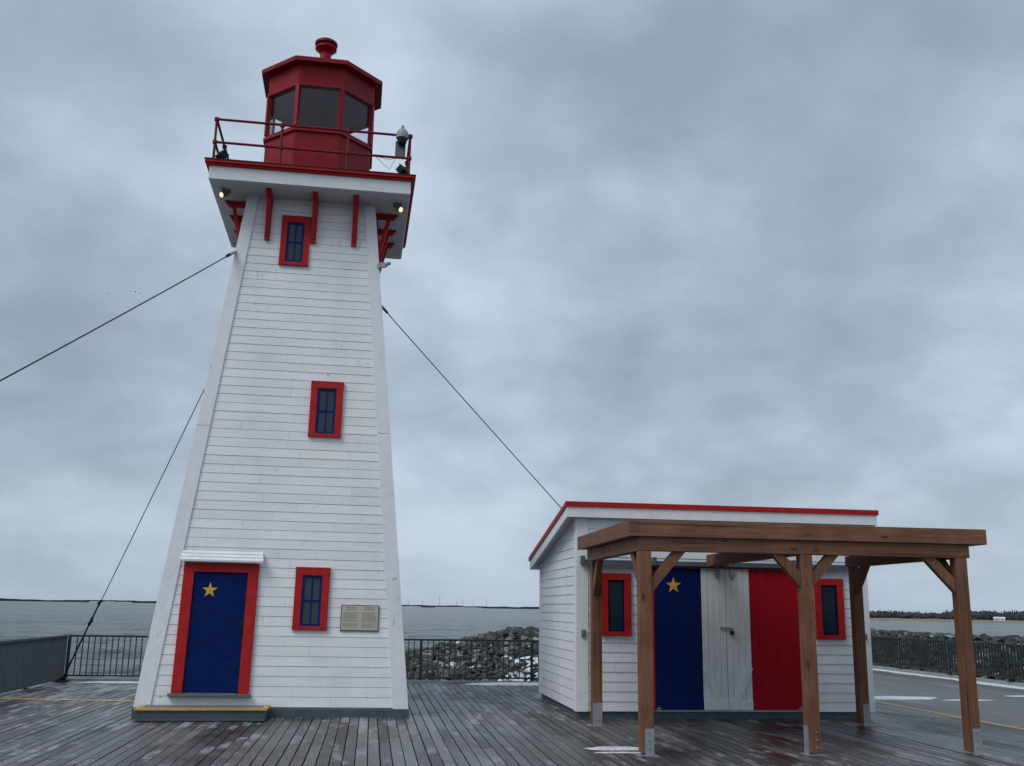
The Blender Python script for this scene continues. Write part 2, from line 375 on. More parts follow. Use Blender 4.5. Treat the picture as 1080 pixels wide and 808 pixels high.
def frame_on(fn, u0, u1, z0, z1, wl, wt, wb, o0, o1, name, mat, parent, sill=False):
    mb = MB()
    def sl(a, b, c, d, oo=o1):
        mb.hexa([fn(a, c, oo), fn(b, c, oo), fn(b, c, o0), fn(a, c, o0), fn(a, d, oo), fn(b, d, oo), fn(b, d, o0), fn(a, d, o0)])
    sl(u0, u0 + wl, z0 + wb, z1 - wt); sl(u1 - wl, u1, z0 + wb, z1 - wt); sl(u0 - .004, u1 + .004, z1 - wt, z1, o1 + .003)
    if wb: sl(u0 - (.02 if sill else .003), u1 + (.02 if sill else .003), z0, z0 + wb, o1 + (.02 if sill else .003))
    return mb.build(name, mat, parent, bevel=.003)
def window_on(fn, u0, u1, z0, z1, parent, base, wl=.115, wt=.13, wb=.06, bars=True, sash=.038, glass='glass', sashmat='sash_blue', label=None):
    w = frame_on(fn, u0, u1, z0, z1, wl, wt, wb, base, base + .04, 'window', M['red'], parent)
    if label: w['label'] = label
    a, b, c, d = u0 + wl, u1 - wl, z0 + wb, z1 - wt
    mb = MB()
    def sl(a, b, c, d, o0, o1): mb.hexa([fn(a, c, o1), fn(b, c, o1), fn(b, c, o0), fn(a, c, o0), fn(a, d, o1), fn(b, d, o1), fn(b, d, o0), fn(a, d, o0)])
    sl(a, a + sash, c, d, base, base + .025); sl(b - sash, b, c, d, base, base + .025); sl(a + sash, b - sash, c, c + sash, base, base + .0245); sl(a + sash, b - sash, d - sash, d, base, base + .0245)
    if bars:
        m = (a + b) / 2; zz = (c + d) / 2
        sl(m - .012, m + .012, c + sash, d - sash, base, base + .02); sl(a + sash, m - .012, zz - .016, zz + .016, base, base + .019); sl(m + .012, b - sash, zz - .016, zz + .016, base, base + .019)
    mb.build('sash', M[sashmat], w)
    mb = MB(); sl(a + .01, b - .01, c + .01, d - .01, base - .002, base + .009); mb.build('pane', M[glass], w)
    return w
ff = lambda u, z, o: FP(u, z, o)
window_on(ff, .195, .742, 1.31, 2.30, lh, .018, label='lowest window, beside the entrance')
window_on(ff, .227, .777, 4.485, 5.474, lh, .018, label='middle window, halfway up the front')
window_on(ff, -.50, .012, 7.612, 8.585, lh, .018, label='top window, just under the gallery', wl=.105)
# door
frame_on(ff, -1.557, -.39, .33, 2.322, .165, .14, 0, .0, .06, 'door_frame', M['red'], lh)
mb = MB(); face_slab(mb, -1.392, -.555, .345, 2.182, -.01, .03)
dr = mb.build('door', M['blue'], lh); dr['label'] = 'navy blue entrance door with a gold star'
mb = MB(); star(mb, ff, -1.127, 1.90, .125, .028, .034); mb.build('star', M['gold'], dr)
mb = MB(); face_slab(mb, -.615, -.585, 1.22, 1.42, .03, .04); mb.tube([FP(-.6, 1.36, .035), FP(-.6, 1.36, .085), FP(-.6, 1.25, .085), FP(-.6, 1.25, .035)], .008); mb.build('handle', M['black'], dr)
mb = MB(); face_slab(mb, -1.60, -.36, .285, .33, .0, .11); mb.build('threshold', M['rubber_grey'], lh, bevel=.005)
# hood above the door: three lapped boards on a slope
mb = MB()
for i in range(3):
    t0, t1 = i / 3, (i + 1) / 3 + .04
    a = Vector(FP(0, 2.52, .02)).lerp(Vector(FP(0, 2.345, .17)), t0); b = Vector(FP(0, 2.52, .02)).lerp(Vector(FP(0, 2.345, .17)), t1)
    h0, h1 = .012 - .0 * i, .022
    x0, x1 = -1.625 + .01 * (2 - i), -.325 - .01 * (2 - i)
    mb.hexa([(x0, b.y, b.z - .006), (x1, b.y, b.z - .006), (x1, a.y, a.z - .012), (x0, a.y, a.z - .012), (x0, b.y, b.z + .024), (x1, b.y, b.z + .024), (x1, a.y, a.z + .002), (x0, a.y, a.z + .002)])
mb.hexa([FP(-1.56, 2.326, .14), FP(-.39, 2.326, .14), FP(-.39, 2.326, 0), FP(-1.56, 2.326, 0), FP(-1.56, 2.34, .14), FP(-.39, 2.34, .14), FP(-.39, 2.46, 0), FP(-1.56, 2.46, 0)])
mb.build('door_hood', M['trim'], lh)

# gallery
gal = MB(); gal.box(-CG, CG, -CG, CG, ZS + .012, 9.19); g_ = gal.build('gallery', M['trim'], lh, bevel=.004)
mb = MB()
n = 12
for i in range(n):
    y0 = -CG + .03 + i * (2 * CG - .06) / n
    mb.box(-CG + .03, CG - .03, y0 + .002, y0 + (2 * CG - .06) / n - .002, ZS - .006, ZS + .011)
mb.build('soffit', M['soffit'], g_)
mb = MB()
for z0, z1, c in ((9.191, 9.235, CG + .035), (9.235, 9.285, CG + .075)): mb.box(-c, c, -c, c, z0, z1)
mb.build('cornice', M['red'], g_, bevel=.003)
mb = MB(); mb.box(-CG - .085, CG + .085, -CG - .085, CG + .085, 9.285, 9.30); mb.build('gallery_deck', M['dark_metal'], g_)
# brackets
def bracket(k, u):
    mb = MB(); w = .095; zt = ZS - .008
    h = half(zt) + .03
    def P(u, y, z): return rotk((u, y, z), k)
    # wall leg following the batter
    zb = 8.08
    hb = half(zb) + .018
    mb.hexa([P(u - w / 2, -hb - .055, zb), P(u + w / 2, -hb - .055, zb), P(u + w / 2, -hb, zb), P(u - w / 2, -hb, zb), P(u - w / 2, -h - .05, zt), P(u + w / 2, -h - .05, zt), P(u + w / 2, -h + .012, zt), P(u - w / 2, -h + .012, zt)])
    # arm
    ye = -CG + .17
    mb.hexa([P(u - w / 2, ye + .07, zt - .10), P(u + w / 2, ye + .07, zt - .10), P(u + w / 2, -h - .05, zt - .10), P(u - w / 2, -h - .05, zt - .10), P(u - w / 2, ye, zt), P(u + w / 2, ye, zt), P(u + w / 2, -h - .05, zt), P(u - w / 2, -h - .05, zt)])
    # strut
    a = Vector((u, -hb - .03, zb + .07)); b = Vector((u, ye + .17, zt - .09))
    d = (b - a).normalized(); nrm = Vector((0, d.z, -d.y)) * .035; ww = w * .42
    q = [a - nrm, a + nrm, b + nrm, b - nrm]
    pts = [rotk((p.x - ww, p.y, p.z), k) for p in q] + [rotk((p.x + ww, p.y, p.z), k) for p in q]
    mb.poly(pts, [(0, 1, 2, 3), (7, 6, 5, 4), (0, 4, 5, 1), (1, 5, 6, 2), (2, 6, 7, 3), (3, 7, 4, 0)])
    return mb.build('bracket', M['red'], lh, bevel=.003)
for k in range(4):
    for u in (-.74, .075, .80): bracket(k, u if k in (0, 2) else (u + .0))
# gallery railing (part)
rl = MB(); RZ, RM, RC = 10.10, 9.66, 1.715
for z in (RZ, RM):
    for k in range(4): rl.tube([rotk((-RC, -RC, z), k), rotk((RC, -RC, z), k)], .024, 8)
railing = rl.build('gallery_railing', M['rail_red'], lh, smooth=True)
for k in range(4):
    for u in (-RC, -.572, .602):
        mb = MB(); mb.lathe([(.045, 9.30), (.045, 9.315), (.025, 9.33), (.022, RM - .04), (.04, RM - .03), (.04, RM + .03), (.022, RM + .04), (.022, RZ - .05), (.042, RZ - .04), (.045, RZ + .02), (.02, RZ + .035)], rotk((u, -RC, 0), k), 10)
        mb.build('post', M['rail_red'], railing, smooth=True)

# lantern room
def octa(mb, A, prof, close=True):
    """prof: list of (apothem, z)"""
    b = len(mb.v); n = 8
    for a, z in prof:
        r = a / cos(pi / 8)
        for k in range(8): t = pi / 8 + k * pi / 4; mb.v.append((r * cos(t), r * sin(t), z))
    for i in range(len(prof) - 1):
        for k in range(8): mb.f.append((b + i * 8 + k, b + i * 8 + (k + 1) % 8, b + (i + 1) * 8 + (k + 1) % 8, b + (i + 1) * 8 + k))
    if close:
        mb.f.append(tuple(b + k for k in range(8))[::-1]); e = b + (len(prof) - 1) * 8; mb.f.append(tuple(e + k for k in range(8)))
GA = .985; GZ0, GZ1 = 10.47, 11.30
mb = MB(); octa(mb, 0, [(1.0, 9.30), (1.0, 10.36), (1.04, 10.36), (1.04, 10.42), (1.0, 10.44), (1.0, GZ0 - .0), (.90, GZ0), (.90, 10.3)])
lan = mb.build('lantern_room', M['dark_red'], lh)
for k in range(8):
    t = pi / 8 + k * pi / 4; r = (GA - .0) / cos(pi / 8)
    mb = MB(); mb.bar((r * cos(t), r * sin(t), GZ0 + .001), (r * cos(t), r * sin(t), GZ1), .075, .085, up=(cos(t), sin(t), 0)); mb.build('mullion', M['dark_red'], lan, bevel=.004)
for k in range(8):
    t0, t1 = pi / 8 + k * pi / 4, pi / 8 + (k + 1) * pi / 4; r = (GA - .03) / cos(pi / 8)
    p0 = Vector((r * cos(t0), r * sin(t0), 0)); p1 = Vector((r * cos(t1), r * sin(t1), 0)); z0, z1 = Vector((0, 0, GZ0 + .002)), Vector((0, 0, GZ1 + .005))
    mb = MB(); mb.poly([p0 + z0, p1 + z0, p1 + z1, p0 + z1], [(0, 1, 2, 3)]); mb.build('pane', M['clear'], lan)
mb = MB(); octa(mb, 0, [(.90, GZ1 + .02), (1.02, GZ1), (1.02, GZ1 + .06), (1.005, GZ1 + .065), (1.02, 11.73), (1.15, 11.73), (1.16, 11.735), (1.165, 11.815), (1.15, 11.82), (.14, 12.13)], False)
mb.f.append(tuple(range(len(mb.v) - 8, len(mb.v))))
rf = mb.build('roof', M['dark_red'], lan)
mb = MB(); octa(mb, 0, [(.95, GZ1 + .03), (.95, GZ1 + .05)]); mb.build('ceiling', M['ceiling'], lan)
mb = MB(); octa(mb, 0, [(.895, 10.28), (.895, 10.3)]); mb.build('floor', M['inner'], lan)
mb = MB(); mb.lathe([(.115, 12.06), (.112, 12.56), (.19, 12.64), (.215, 12.66), (.215, 12.69), (.175, 12.705), (.175, 12.74), (.225, 12.76), (.225, 12.80), (.19, 12.83), (.10, 12.84)], n=28)
mb.build('chimney_vent', M['dark_red'], lan, smooth=True)

# things fixed to the tower, each its own thing
def at_tower(name, local, label, cat, group=None):
    o = empty(name, TW(local), TROT); return tag(o, label, cat, group)
def lamp_at(local, dirx, label):
    o = at_tower('soffit_lamp', local, label, 'lamp', 'lit lamps under the gallery')
    mb = MB(); mb.box(-.075, .075, -.05, .05, -.045, 0); mb.build('junction_box', M['grey_plastic'], o, bevel=.008)
    a = Vector((dirx * .03, -.02, -.09)); d = Vector((dirx * .95, -.62, -.42)).normalized()
    mb = MB(); mb.tube([(0, 0, -.04), a], .014); p = a
    mb.tube([p - d * .07, p - d * .03, p + d * .06, p + d * .085], [.03, .045, .056, .058], 16, True); mb.build('housing', M['grey_plastic'], o, smooth=True)
    mb = MB(); mb.tube([p + d * .086, p + d * .094], [.047, .042], 16); mb.build('lens', M['lamp'], o, smooth=True)
lamp_at((-1.50, -1.33, ZS - .008), -.6, 'small lit floodlight under the gallery at its left corner')
lamp_at((1.545, -1.29, ZS - .008), .6, 'small lit floodlight under the gallery at its right corner')
def deck_spot(local, s, label):
    o = at_tower('floodlight', local, label, 'floodlight', 'small black floodlights on the gallery')
    mb = MB(); mb.lathe([(.07, 0), (.07, .05), (.02, .06), (.02, .12)], n=12); mb.build('base', M['black'], o, smooth=True)
    mb = MB(); c = Vector((0, 0, .2)); d = Vector((s * .6, -.5, .6)).normalized(); mb.bar(c - d * .06, c + d * .06, .17, .15); mb.bar(c + d * .06, c + d * .075, .20, .18); mb.build('head', M['black'], o, bevel=.006)
deck_spot((-1.60, -1.50, 9.30), -1, 'small black floodlight on the gallery deck at the left front post')
deck_spot((1.60, -1.50, 9.30), 1, 'small black floodlight on the gallery deck under the dome camera')
cam_ = at_tower('security_camera', (1.55, -1.68, 9.66), 'grey dome security camera on its box at the right end of the gallery rail', 'security camera')
mb = MB(); mb.box(-.14, .13, .0, .12, .03, .40); mb.build('housing_box', M['grey_plastic'], cam_, bevel=.012)
mb = MB(); mb.lathe([(.14, .42), (.165, .43), (.165, .50), (.155, .56), (.11, .62), (.045, .65), (.04, .72), (.02, .73)], (.03, -.08, 0), 24); mb.build('hood', M['pale_plastic'], cam_, smooth=True)
mb = MB(); mb.lathe([(.02, .26), (.07, .275), (.11, .32), (.125, .38), (.125, .419)], (.03, -.08, 0), 20); mb.build('dome', M['black'], cam_, smooth=True)
mb = MB(); mb.tube([(-.1, .03, .03), (-.16, .02, -.05), (-.26, .0, -.26), (-.38, -.01, -.20), (-.55, -.02, -.08), (-.66, -.03, .0)], .006, 6); mb.tube([(-.1, .05, .02), (-.3, .03, -.03), (-.6, .0, .0)], .005, 6); mb.build('cable', M['grey_plastic'], cam_, smooth=True)

cam_.scale = (.68, .68, .86)
pl = at_tower('information_plaque', (1.254, -half(1.31), 1.31), 'beige information plaque in two columns of small print beside the lowest window', 'plaque')
def PF(u, z, o):  # local to plaque
    p = Vector(FP(u + 1.254, z + 1.31, o)) - Vector((1.254, -half(1.31), 1.31)); return p
mb = MB(); mb.hexa([PF(-.305, 0, .034), PF(.305, 0, .034), PF(.305, 0, .0), PF(-.305, 0, .0), PF(-.305, .41, .034), PF(.305, .41, .034), PF(.305, .41, 0), PF(-.305, .41, 0)]); mb.build('frame', M['rubber_grey'], pl, bevel=.003)
mb = MB(); mb.hexa([PF(-.290, .016, .038), PF(.290, .016, .038), PF(.290, .016, .030), PF(-.290, .016, .030), PF(-.290, .395, .038), PF(.290, .395, .038), PF(.290, .395, .030), PF(-.290, .395, .030)]); mb.build('panel', M['plaque'], pl)
mb = MB()
rr = random.Random(3)
for c0 in (-.265, .03):
    z = .36
    li = 0
    while z > .045:
        big = li in (0, 1)
        hh = .013 if big else .0065
        x = c0 + (.04 if big else 0); end = c0 + .235 - (.04 if big else (rr.uniform(0, .05) if rr.random() < .2 else 0))
        while x < end:
            w = rr.uniform(.014, .045) * (1.5 if big else 1); w = min(w, end - x)
            if w > .006: mb.poly([PF(x, z, .0386), PF(x + w, z, .0386), PF(x + w, z + hh, .0386), PF(x, z + hh, .0386)], [(0, 1, 2, 3)])
            x += w + .007
        z -= hh + (.016 if big else .0075); li += 1
        if li in (2, 13): z -= .018; mb.build('lettering', M['plaque_text'], pl); mb = MB()
    if mb.v: mb.build('lettering', M['plaque_text'], pl); mb = MB()

# doorstep
st = tag(empty('doorstep', TW((-.99, -2.4, 0)), (0, 0, TROT[2])), 'low grey wooden step with yellow edging in front of the blue lighthouse door', 'step')
mb = MB(); mb.box(-.93, .92, -.34, .28, 0, .148); mb.build('box', M['grey_base'], st, bevel=.006)
mb = MB(); mb.box(-.87, .86, -.25, .278, .151, .176); mb.build('tread', M['step_grey'], st, bevel=.004)
mb = MB(); mb.box(-.96, .95, -.37, -.254, .151, .182); mb.box(-.96, -.874, -.253, .275, .151, .181); mb.box(.864, .95, -.253, .275, .151, .181); mb.build('edging', M['yellow'], st, bevel=.005)

# guy wires
def guy(a, b, label, fittings, att):
    a, b = Vector(a), Vector(b); d = b - a; L = d.length
    o = tag(empty('guy_wire', b), label, 'guy wire', 'guy wires holding the lighthouse')
    pts = []
    for i in range(25):
        t = i / 24; p = a.lerp(b, t) - b; p.z -= 4 * t * (1 - t) * L * .004; pts.append(p)
    mb = MB(); mb.tube(pts, .010, 6); mb.build('cable', M['dark_metal'], o, smooth=True)
    u = -d.normalized()
    if fittings:
        for s, l_, r_ in ((.28, .3, .024), (.85, .2, .022), (1.45, .26, .03), (1.98, .15, .028)):
            mb = MB(); mb.tube([u * s, u * (s + .05), u * (s + l_ - .05), u * (s + l_)], [r_ * .5, r_, r_, r_ * .5], 8)
            if s in (1.45, 1.98): mb.bar(u * (s + .1) + Vector((-.05, 0, -.02)), u * (s + .1) + Vector((.06, 0, .03)), .025, .03)
            mb.build('turnbuckle', M['black'], o, smooth=True)
        mb = MB(); mb.tube([u * .0 , u * 2.05], .018, 8); mb.build('rod', M['black'], o)
        mb = MB(); mb.box(-.20, .14, -.09, .09, 0, .025); mb.box(-.09, .08, -.02, .02, .025, .09); mb.build('anchor_plate', M['black'], o, bevel=.006)
    mb = MB(); s = L - .35
    mb.tube([u * (s - .02), u * (s + .02), u * (s + .14), u * (s + .2)], [.012, .027, .027, .012], 8); mb.build('shackle', M['black'], o, smooth=True)
    mb = MB(); mb.bar(u * (s + .12), u * (L + .02), .07, .035); mb.build('wall_bracket', M['pale_plastic'], o, bevel=.004)
    return o
hz = half(7.75) + .03
guy(TW((-hz, -hz, 7.8)), (-6.6, 6.0, 0), 'steel guy wire running off to the left from the front left corner under the gallery', True, 0)
guy(TW((-hz, hz, 7.75)), (-6.6, 24.0, .0), 'steel guy wire with turnbuckles coming down to the deck at the left railing corner', True, 0)
guy(TW((hz, hz, 7.85)), (8.4, 24.2, 0), 'steel guy wire sloping down behind the shed roof from the tower', True, 0)
# spare eye bracket on front right corner
mb = MB(); mb.bar((hz - .02, -hz - .02, 7.72), (hz + .13, -hz - .1, 7.72), .05, .09); mb.tube([(hz + .12, -hz - .1, 7.72), (hz + .2, -hz - .12, 7.76)], .035, 8)
mb.build('cable_bracket', M['pale_plastic'], lh, bevel=.004)

# ------------------------------------------------------------------ shed
SX0, SX1, SY, SYB, SZ = 3.33, 8.305, 16.525, 20.196, .12
RZF, RZB, RYF, RYB = 3.435, 2.713, 16.379, 20.342
def roofz(y): return RZF + (RZB - RZF) * (y - RYF) / (RYB - RYF)
CXS, CYS = (SX0 + SX1) / 2, (SY + SYB) / 2
shed = tag(empty('shed', (CXS, CYS, 0)), 'low white clapboard shed with red roof edge and doors painted blue, white and red', 'shed')
class SB(MB):
    def build(s, name, mat, parent=None, **k):
        k['shift'] = (CXS, CYS, 0); return MB.build(s, name, mat, parent, **k)
mb = SB(); mb.box(SX0 + .03, SX1 - .03, SY + .03, SYB - .03, -.02, SZ + .01); mb.build('plinth', M['grey_base'], shed, bevel=.006)
mb = SB()
def wedge(mb, P, a0, a1, z0, z1, b0=None, b1=None):
    b0 = a0 if b0 is None else b0; b1 = a1 if b1 is None else b1
    mb.hexa([P(a0, z0, .013), P(a1, z0, .013), P(a1, z0, -.02), P(a0, z0, -.02), P(b0, z1, .003), P(b1, z1, .003), P(b1, z1, -.02), P(b0, z1, -.02)])
ES = .152
front = lambda u, z, o: (u, SY - o, z)
back = lambda u, z, o: (u, SYB + o, z)
left = lambda u, z, o: (SX0 - o, u, z)
right = lambda u, z, o: (SX1 + o, u, z)
z = SZ
while z < 3.27:
    z1 = min(z + ES - .003, 3.27)
    cuts = [SX0 + .1]; x = SX0 + random.uniform(.8, 2.4)
    while x < SX1 - .5: cuts.append(x); x += random.uniform(1, 2.5)
    cuts.append(SX1 - .1)
    for a, b in zip(cuts, cuts[1:]): wedge(mb, front, a + .001, b - .001, z, z1)
    if z < 2.6: wedge(mb, back, SX0 + .1, SX1 - .1, z, min(z1, 2.62))
    def ylim(zz): return min(SYB - .08, RYF + (zz + .16 - RZF) / (RZB - RZF) * (RYB - RYF))
    for P in (left, right):
        if ylim(z1) > SY + .2: wedge(mb, P, SY + .1, ylim(z), z, z1, None, ylim(z1))
    z += ES
mb.hexa([(SX0 + .02, SY + .02, SZ + .011), (SX1 - .02, SY + .02, SZ + .011), (SX1 - .02, SYB - .02, SZ + .011), (SX0 + .02, SYB - .02, SZ + .011), (SX0 + .02, SY + .02, 3.28), (SX1 - .02, SY + .02, 3.28), (SX1 - .02, SYB - .02, 2.6), (SX0 + .02, SYB - .02, 2.6)])
mb.build('clapboard_wall', M['shed_siding'], shed)
for (x, y, sx, sy, zt) in ((SX0, SY, 1, 1, 3.22), (SX1, SY, -1, 1, 3.22), (SX0, SYB, 1, -1, 2.58), (SX1, SYB, -1, -1, 2.58)):
    mb = SB(); w = .17; e = .028; zs_ = SZ - .005
    def bx(ax, bx_, ay, by): mb.box(min(ax, bx_), max(ax, bx_), min(ay, by), max(ay, by), zs_, zt)
    bx(x - sx * e, x + sx * w, y - sy * e, y + sy * .015); bx(x - sx * e, x + sx * .015, y + sy * .0155, y + sy * w)
    mb.build('corner_board', M['trim'], shed, bevel=.003)
# roof
RX0, RX1 = SX0 - .207, SX1 + .207
mb = SB(); s = [(RYF + .03, -.26), (RYB - .03, -.26)]
ya, yb = RYF + .03, RYB - .03
mb.hexa([(RX0 + .03, ya, roofz(ya) - .17), (RX1 - .03, ya, roofz(ya) - .17), (RX1 - .03, yb, roofz(yb) - .17), (RX0 + .03, yb, roofz(yb) - .17), (RX0 + .03, ya, roofz(ya) - .03), (RX1 - .03, ya, roofz(ya) - .03), (RX1 - .03, yb, roofz(yb) - .03), (RX0 + .03, yb, roofz(yb) - .03)])
roof = mb.build('roof', M['soffit'], shed)
def sloped(mb, x0, x1, y0, y1, d0, d1):
    mb.hexa([(x0, y0, roofz(y0) - d0), (x1, y0, roofz(y0) - d0), (x1, y1, roofz(y1) - d0), (x0, y1, roofz(y1) - d0), (x0, y0, roofz(y0) - d1), (x1, y0, roofz(y0) - d1), (x1, y1, roofz(y1) - d1), (x0, y1, roofz(y1) - d1)])
mb = SB()
mb.box(RX0, RX1, RYF, RYF + .03, RZF - .255, RZF - .08)
mb.box(RX0, RX1, RYB - .03, RYB, RZB - .25, RZB - .08)
for x0, x1 in ((RX0, RX0 + .03), (RX1 - .03, RX1)): sloped(mb, x0, x1, RYF + .0305, RYB - .0305, .25, .075)
mb.build('fascia', M['trim'], roof, bevel=.003)
mb = SB()
mb.box(RX0 - .025, RX1 + .025, RYF - .025, RYF + .05, RZF - .085, RZF)
mb.box(RX0 - .025, RX1 + .025, RYB - .05, RYB + .025, RZB - .085, RZB)
for x0, x1 in ((RX0 - .025, RX0 + .05), (RX1 - .05, RX1 + .025)): sloped(mb, x0, x1, RYF + .0505, RYB - .0505, .085, .0)
mb.build('roof_edge', M['red'], roof, bevel=.003)
mb = SB(); sloped(mb, RX0 + .051, RX1 - .051, RYF + .051, RYB - .051, .028, .008); mb.build('roof_cover', M['roofing'], roof)
# windows
fl = lambda u, z, o: (u - CXS, SY - o - CYS, z)
window_on(fl, 3.714, 4.212, 1.288, 2.29, shed, .017, wl=.115, wt=.11, wb=.07, bars=False, sash=.022, glass='glass_black', sashmat='sash_dark', label='window left of the blue door')
window_on(fl, 7.372, 7.88, 1.272, 2.27, shed, .017, wl=.115, wt=.11, wb=.07, bars=False, sash=.022, glass='glass_black', sashmat='sash_dark', label='window right of the red door')
# doors
def plank_door(u0, u1, z0, z1, o0, o1, n, mat, label, brace=None):
    mb = SB(); w = (u1 - u0) / n
    for i in range(n): 
        q = random.uniform(-.0015, .0015); mb.box(u0 + i * w + .0018, u0 + (i + 1) * w - .0018, SY - o1 - q, SY - o0, z0 + random.uniform(0, .004), z1)
    mb.box(u0 + .01, u1 - .01, SY - o0 - .004, SY - o0 + .01, z0 + .01, z1 - .01)
    mb.box(u0 + .001, u1 - .001, SY - o1 - .016, SY - o1 + .004, z0 + .0, z0 + .14)
    d = mb.build('door', mat, shed, bevel=.002); d['label'] = label
    if brace:
        m2 = SB(); (xa, za), (xb, zb) = brace; m2.bar((xa, SY - o1 - .008, za), (xb, SY - o1 - .008, zb), .014, .10, up=(0, 0, 1) if False else (zb - za, 0, -(xb - xa)))
        m2.build('brace', mat, d)
    return d
DZ0, DZ1 = .15, 2.39
db = plank_door(4.602, 5.392, DZ0, DZ1, .03, .058, 6, M['door_blue'], 'blue door panel with a gold star')
mb = SB(); star(mb, lambda u, z, o: (u, SY - o, z), 4.925, 2.11, .135, .0595, .064); mb.build('star', M['gold'], db)
dw1 = plank_door(5.397, 5.806, DZ0, DZ1 + .01, .034, .062, 4, M['door_white'], 'left white plank door leaf', ((5.43, .82), (5.72, .17)))
dw2 = plank_door(5.812, 6.222, DZ0, DZ1 + .01, .034, .062, 4, M['door_white'], 'right white plank door leaf', ((6.19, .82), (5.9, .17)))
plank_door(6.227, 7.085, DZ0, DZ1, .03, .058, 6, M['door_red'], 'red door panel')
mb = SB(); mb.box(4.57, 4.60, SY - .05, SY - .017, .13, 2.40); mb.box(7.087, 7.117, SY - .05, SY - .017, .13, 2.40); mb.box(4.57, 7.117, SY - .05, SY - .017, 2.402, 2.425); mb.build('door_trim', M['red'], shed, bevel=.002)
mb = SB(); mb.box(5.70, 5.87, SY - .082, SY - .064, 1.425, 1.455); mb.build('hasp', M['steel'], dw2, bevel=.003)
mb = SB(); mb.box(5.865, 5.925, SY - .10, SY - .066, 1.33, 1.395); mb.tube([(5.878, SY - .083, 1.39), (5.878, SY - .083, 1.43), (5.895, SY - .083, 1.445), (5.912, SY - .083, 1.43), (5.912, SY - .083, 1.39)], .006, 6); mb.build('padlock', M['black'], dw2, bevel=.004)
for x, dd in ((5.665, dw1), (5.93, dw2)):
    mb = SB(); mb.box(x - .016, x + .016, SY - .085, SY - .070, 2.29, 2.45); mb.box(x - .05, x + .05, SY - .088, SY - .064, 2.30, 2.37)
    mb.tube([(x, SY - .09, 2.27), (x, SY - .062, 2.27)], .03, 12); mb.build('roller_hanger', M['steel'], dd, bevel=.003)
# sliding track
mb = SB(); mb.box(3.37, 8.1, SY - .11, SY - .03, 2.43, 2.50)
mb.box(3.37, 8.1, SY - .125, SY - .11, 2.425, 2.44)
trk = mb.build('door_track', M['grey_base'], shed, bevel=.006)
for x in (3.40, 4.6, 5.9, 7.0, 8.06):
    mb = SB(); mb.box(x - .03, x + .03, SY - .13, SY - .018, 2.42, 2.56); mb.build('track_bracket', M['grey_base'], trk, bevel=.005)
mb = SB(); mb.box(5.54, 5.75, SY - .26, SY - .132, 2.44, 2.60); mb.build('control_box', M['black'], shed, bevel=.008)
mb = SB(); mb.box(3.385, 3.45, SY - .07, SY - .029, 1.27, 1.385); mb.box(3.395, 3.44, SY - .078, SY - .07, 1.29, 1.32); mb.box(3.395, 3.44, SY - .078, SY - .07, 1.335, 1.365); mb.build('outlet_box', M['grey_plastic'], shed, bevel=.003)
mb = SB(); mb.box(SX1 - .1, SX1 - .05, SY - .06, SY - .029, 1.27, 1.37); mb.build('outlet_box', M['grey_plastic'], shed, bevel=.003)
for x in (4.64, 7.02):
    mb = SB(); mb.bar((x - .03, SY - .075, .17), (x + .04, SY - .075, .17), .012, .02); mb.bar((x, SY - .075, .12), (x, SY - .075, .2), .012, .02); mb.build('floor_bolt', M['steel'], shed)

# ------------------------------------------------------------------ pergola
FY, BY = 12.525, 15.63
pg = tag(empty('pergola', (5.5, 14.1, 0)), 'brown stained timber pergola on five posts standing in front of the shed', 'pergola')
class PB(MB):
    def build(s, name, mat, parent=None, **k):
        k['shift'] = (5.5, 14.1, 0); return MB.build(s, name, mat, parent, **k)
pw = .155
posts = [(3.37, FY, 'f'), (5.482, FY, 'f'), (7.60, FY, 'f'), (3.44, BY, 'b'), (7.69, BY, 'b')]
for x, y, kd in posts:
    mb = PB(); mb.box(x - pw / 2, x + pw / 2, y - pw / 2, y + pw / 2, .03, 2.428)
    p = mb.build('post', M['wood_z'], pg, bevel=.006)
    mb = PB(); sgn = 1
    e = pw / 2 + .006
    if abs(x - 5.482) < .01:
        mb.box(x - e, x - pw / 2 - .001, y - .065, y + .065, .006, .34)
    elif abs(x - 3.44) < .02: mb.box(x - .07, x + .07, y - e, y - pw / 2 - .001, .006, .335)
    else:
        mb.box(x - .035 if x > 7 else x - .035, x + .075, y - e, y - pw / 2 - .001, .006, .335 if kd == 'b' else .31)
        if x > 7: mb.box(x + pw / 2 + .001, x + e, y - .07, y + .07, .006, .31)
    mb.box(x - .13 if x < 7 else x - .05, x + .13 if x < 7 else x + .20, y - .12, y + .12, 0.0, .006)
    for zz in (.09, .18, .27): mb.tube([(x + .02, y - e, zz), (x + .02, y - e - .012, zz)], .011, 6)
    mb.build('post_base', M['steel'], p)
BZ0, BZ1, UZ0, UZ1 = 2.43, 2.604, 2.607, 2.805
def beam(x0, x1, y0, y1, z0, z1, mat, name='beam'):
    mb = PB(); mb.box(x0, x1, y0, y1, z0, z1); return mb.build(name, M[mat], pg, bevel=.005)
beam(3.285, 7.72, FY - .08, FY + .06, BZ0, BZ1, 'wood_x')
beam(3.285, 3.42, FY + .0605, 15.56, BZ0, BZ1, 'wood_y')
beam(7.585, 7.72, FY + .0605, 15.75, BZ0, BZ1, 'wood_y')
beam(5.41, 5.55, FY + .0605, 16.2, BZ0, BZ1, 'wood_y')
beam(3.1975, 3.43, FY - .078, 15.68, UZ0 + .004, UZ0 + .024, 'wood_y', 'blocking_board')
beam(7.70, 7.9145, FY - .078, 15.68, UZ0 + .004, UZ0 + .024, 'wood_y', 'blocking_board')
beam(3.157, 7.955, FY - .12, FY - .08, UZ0 - .0, UZ1, 'wood_x', 'rim_board')
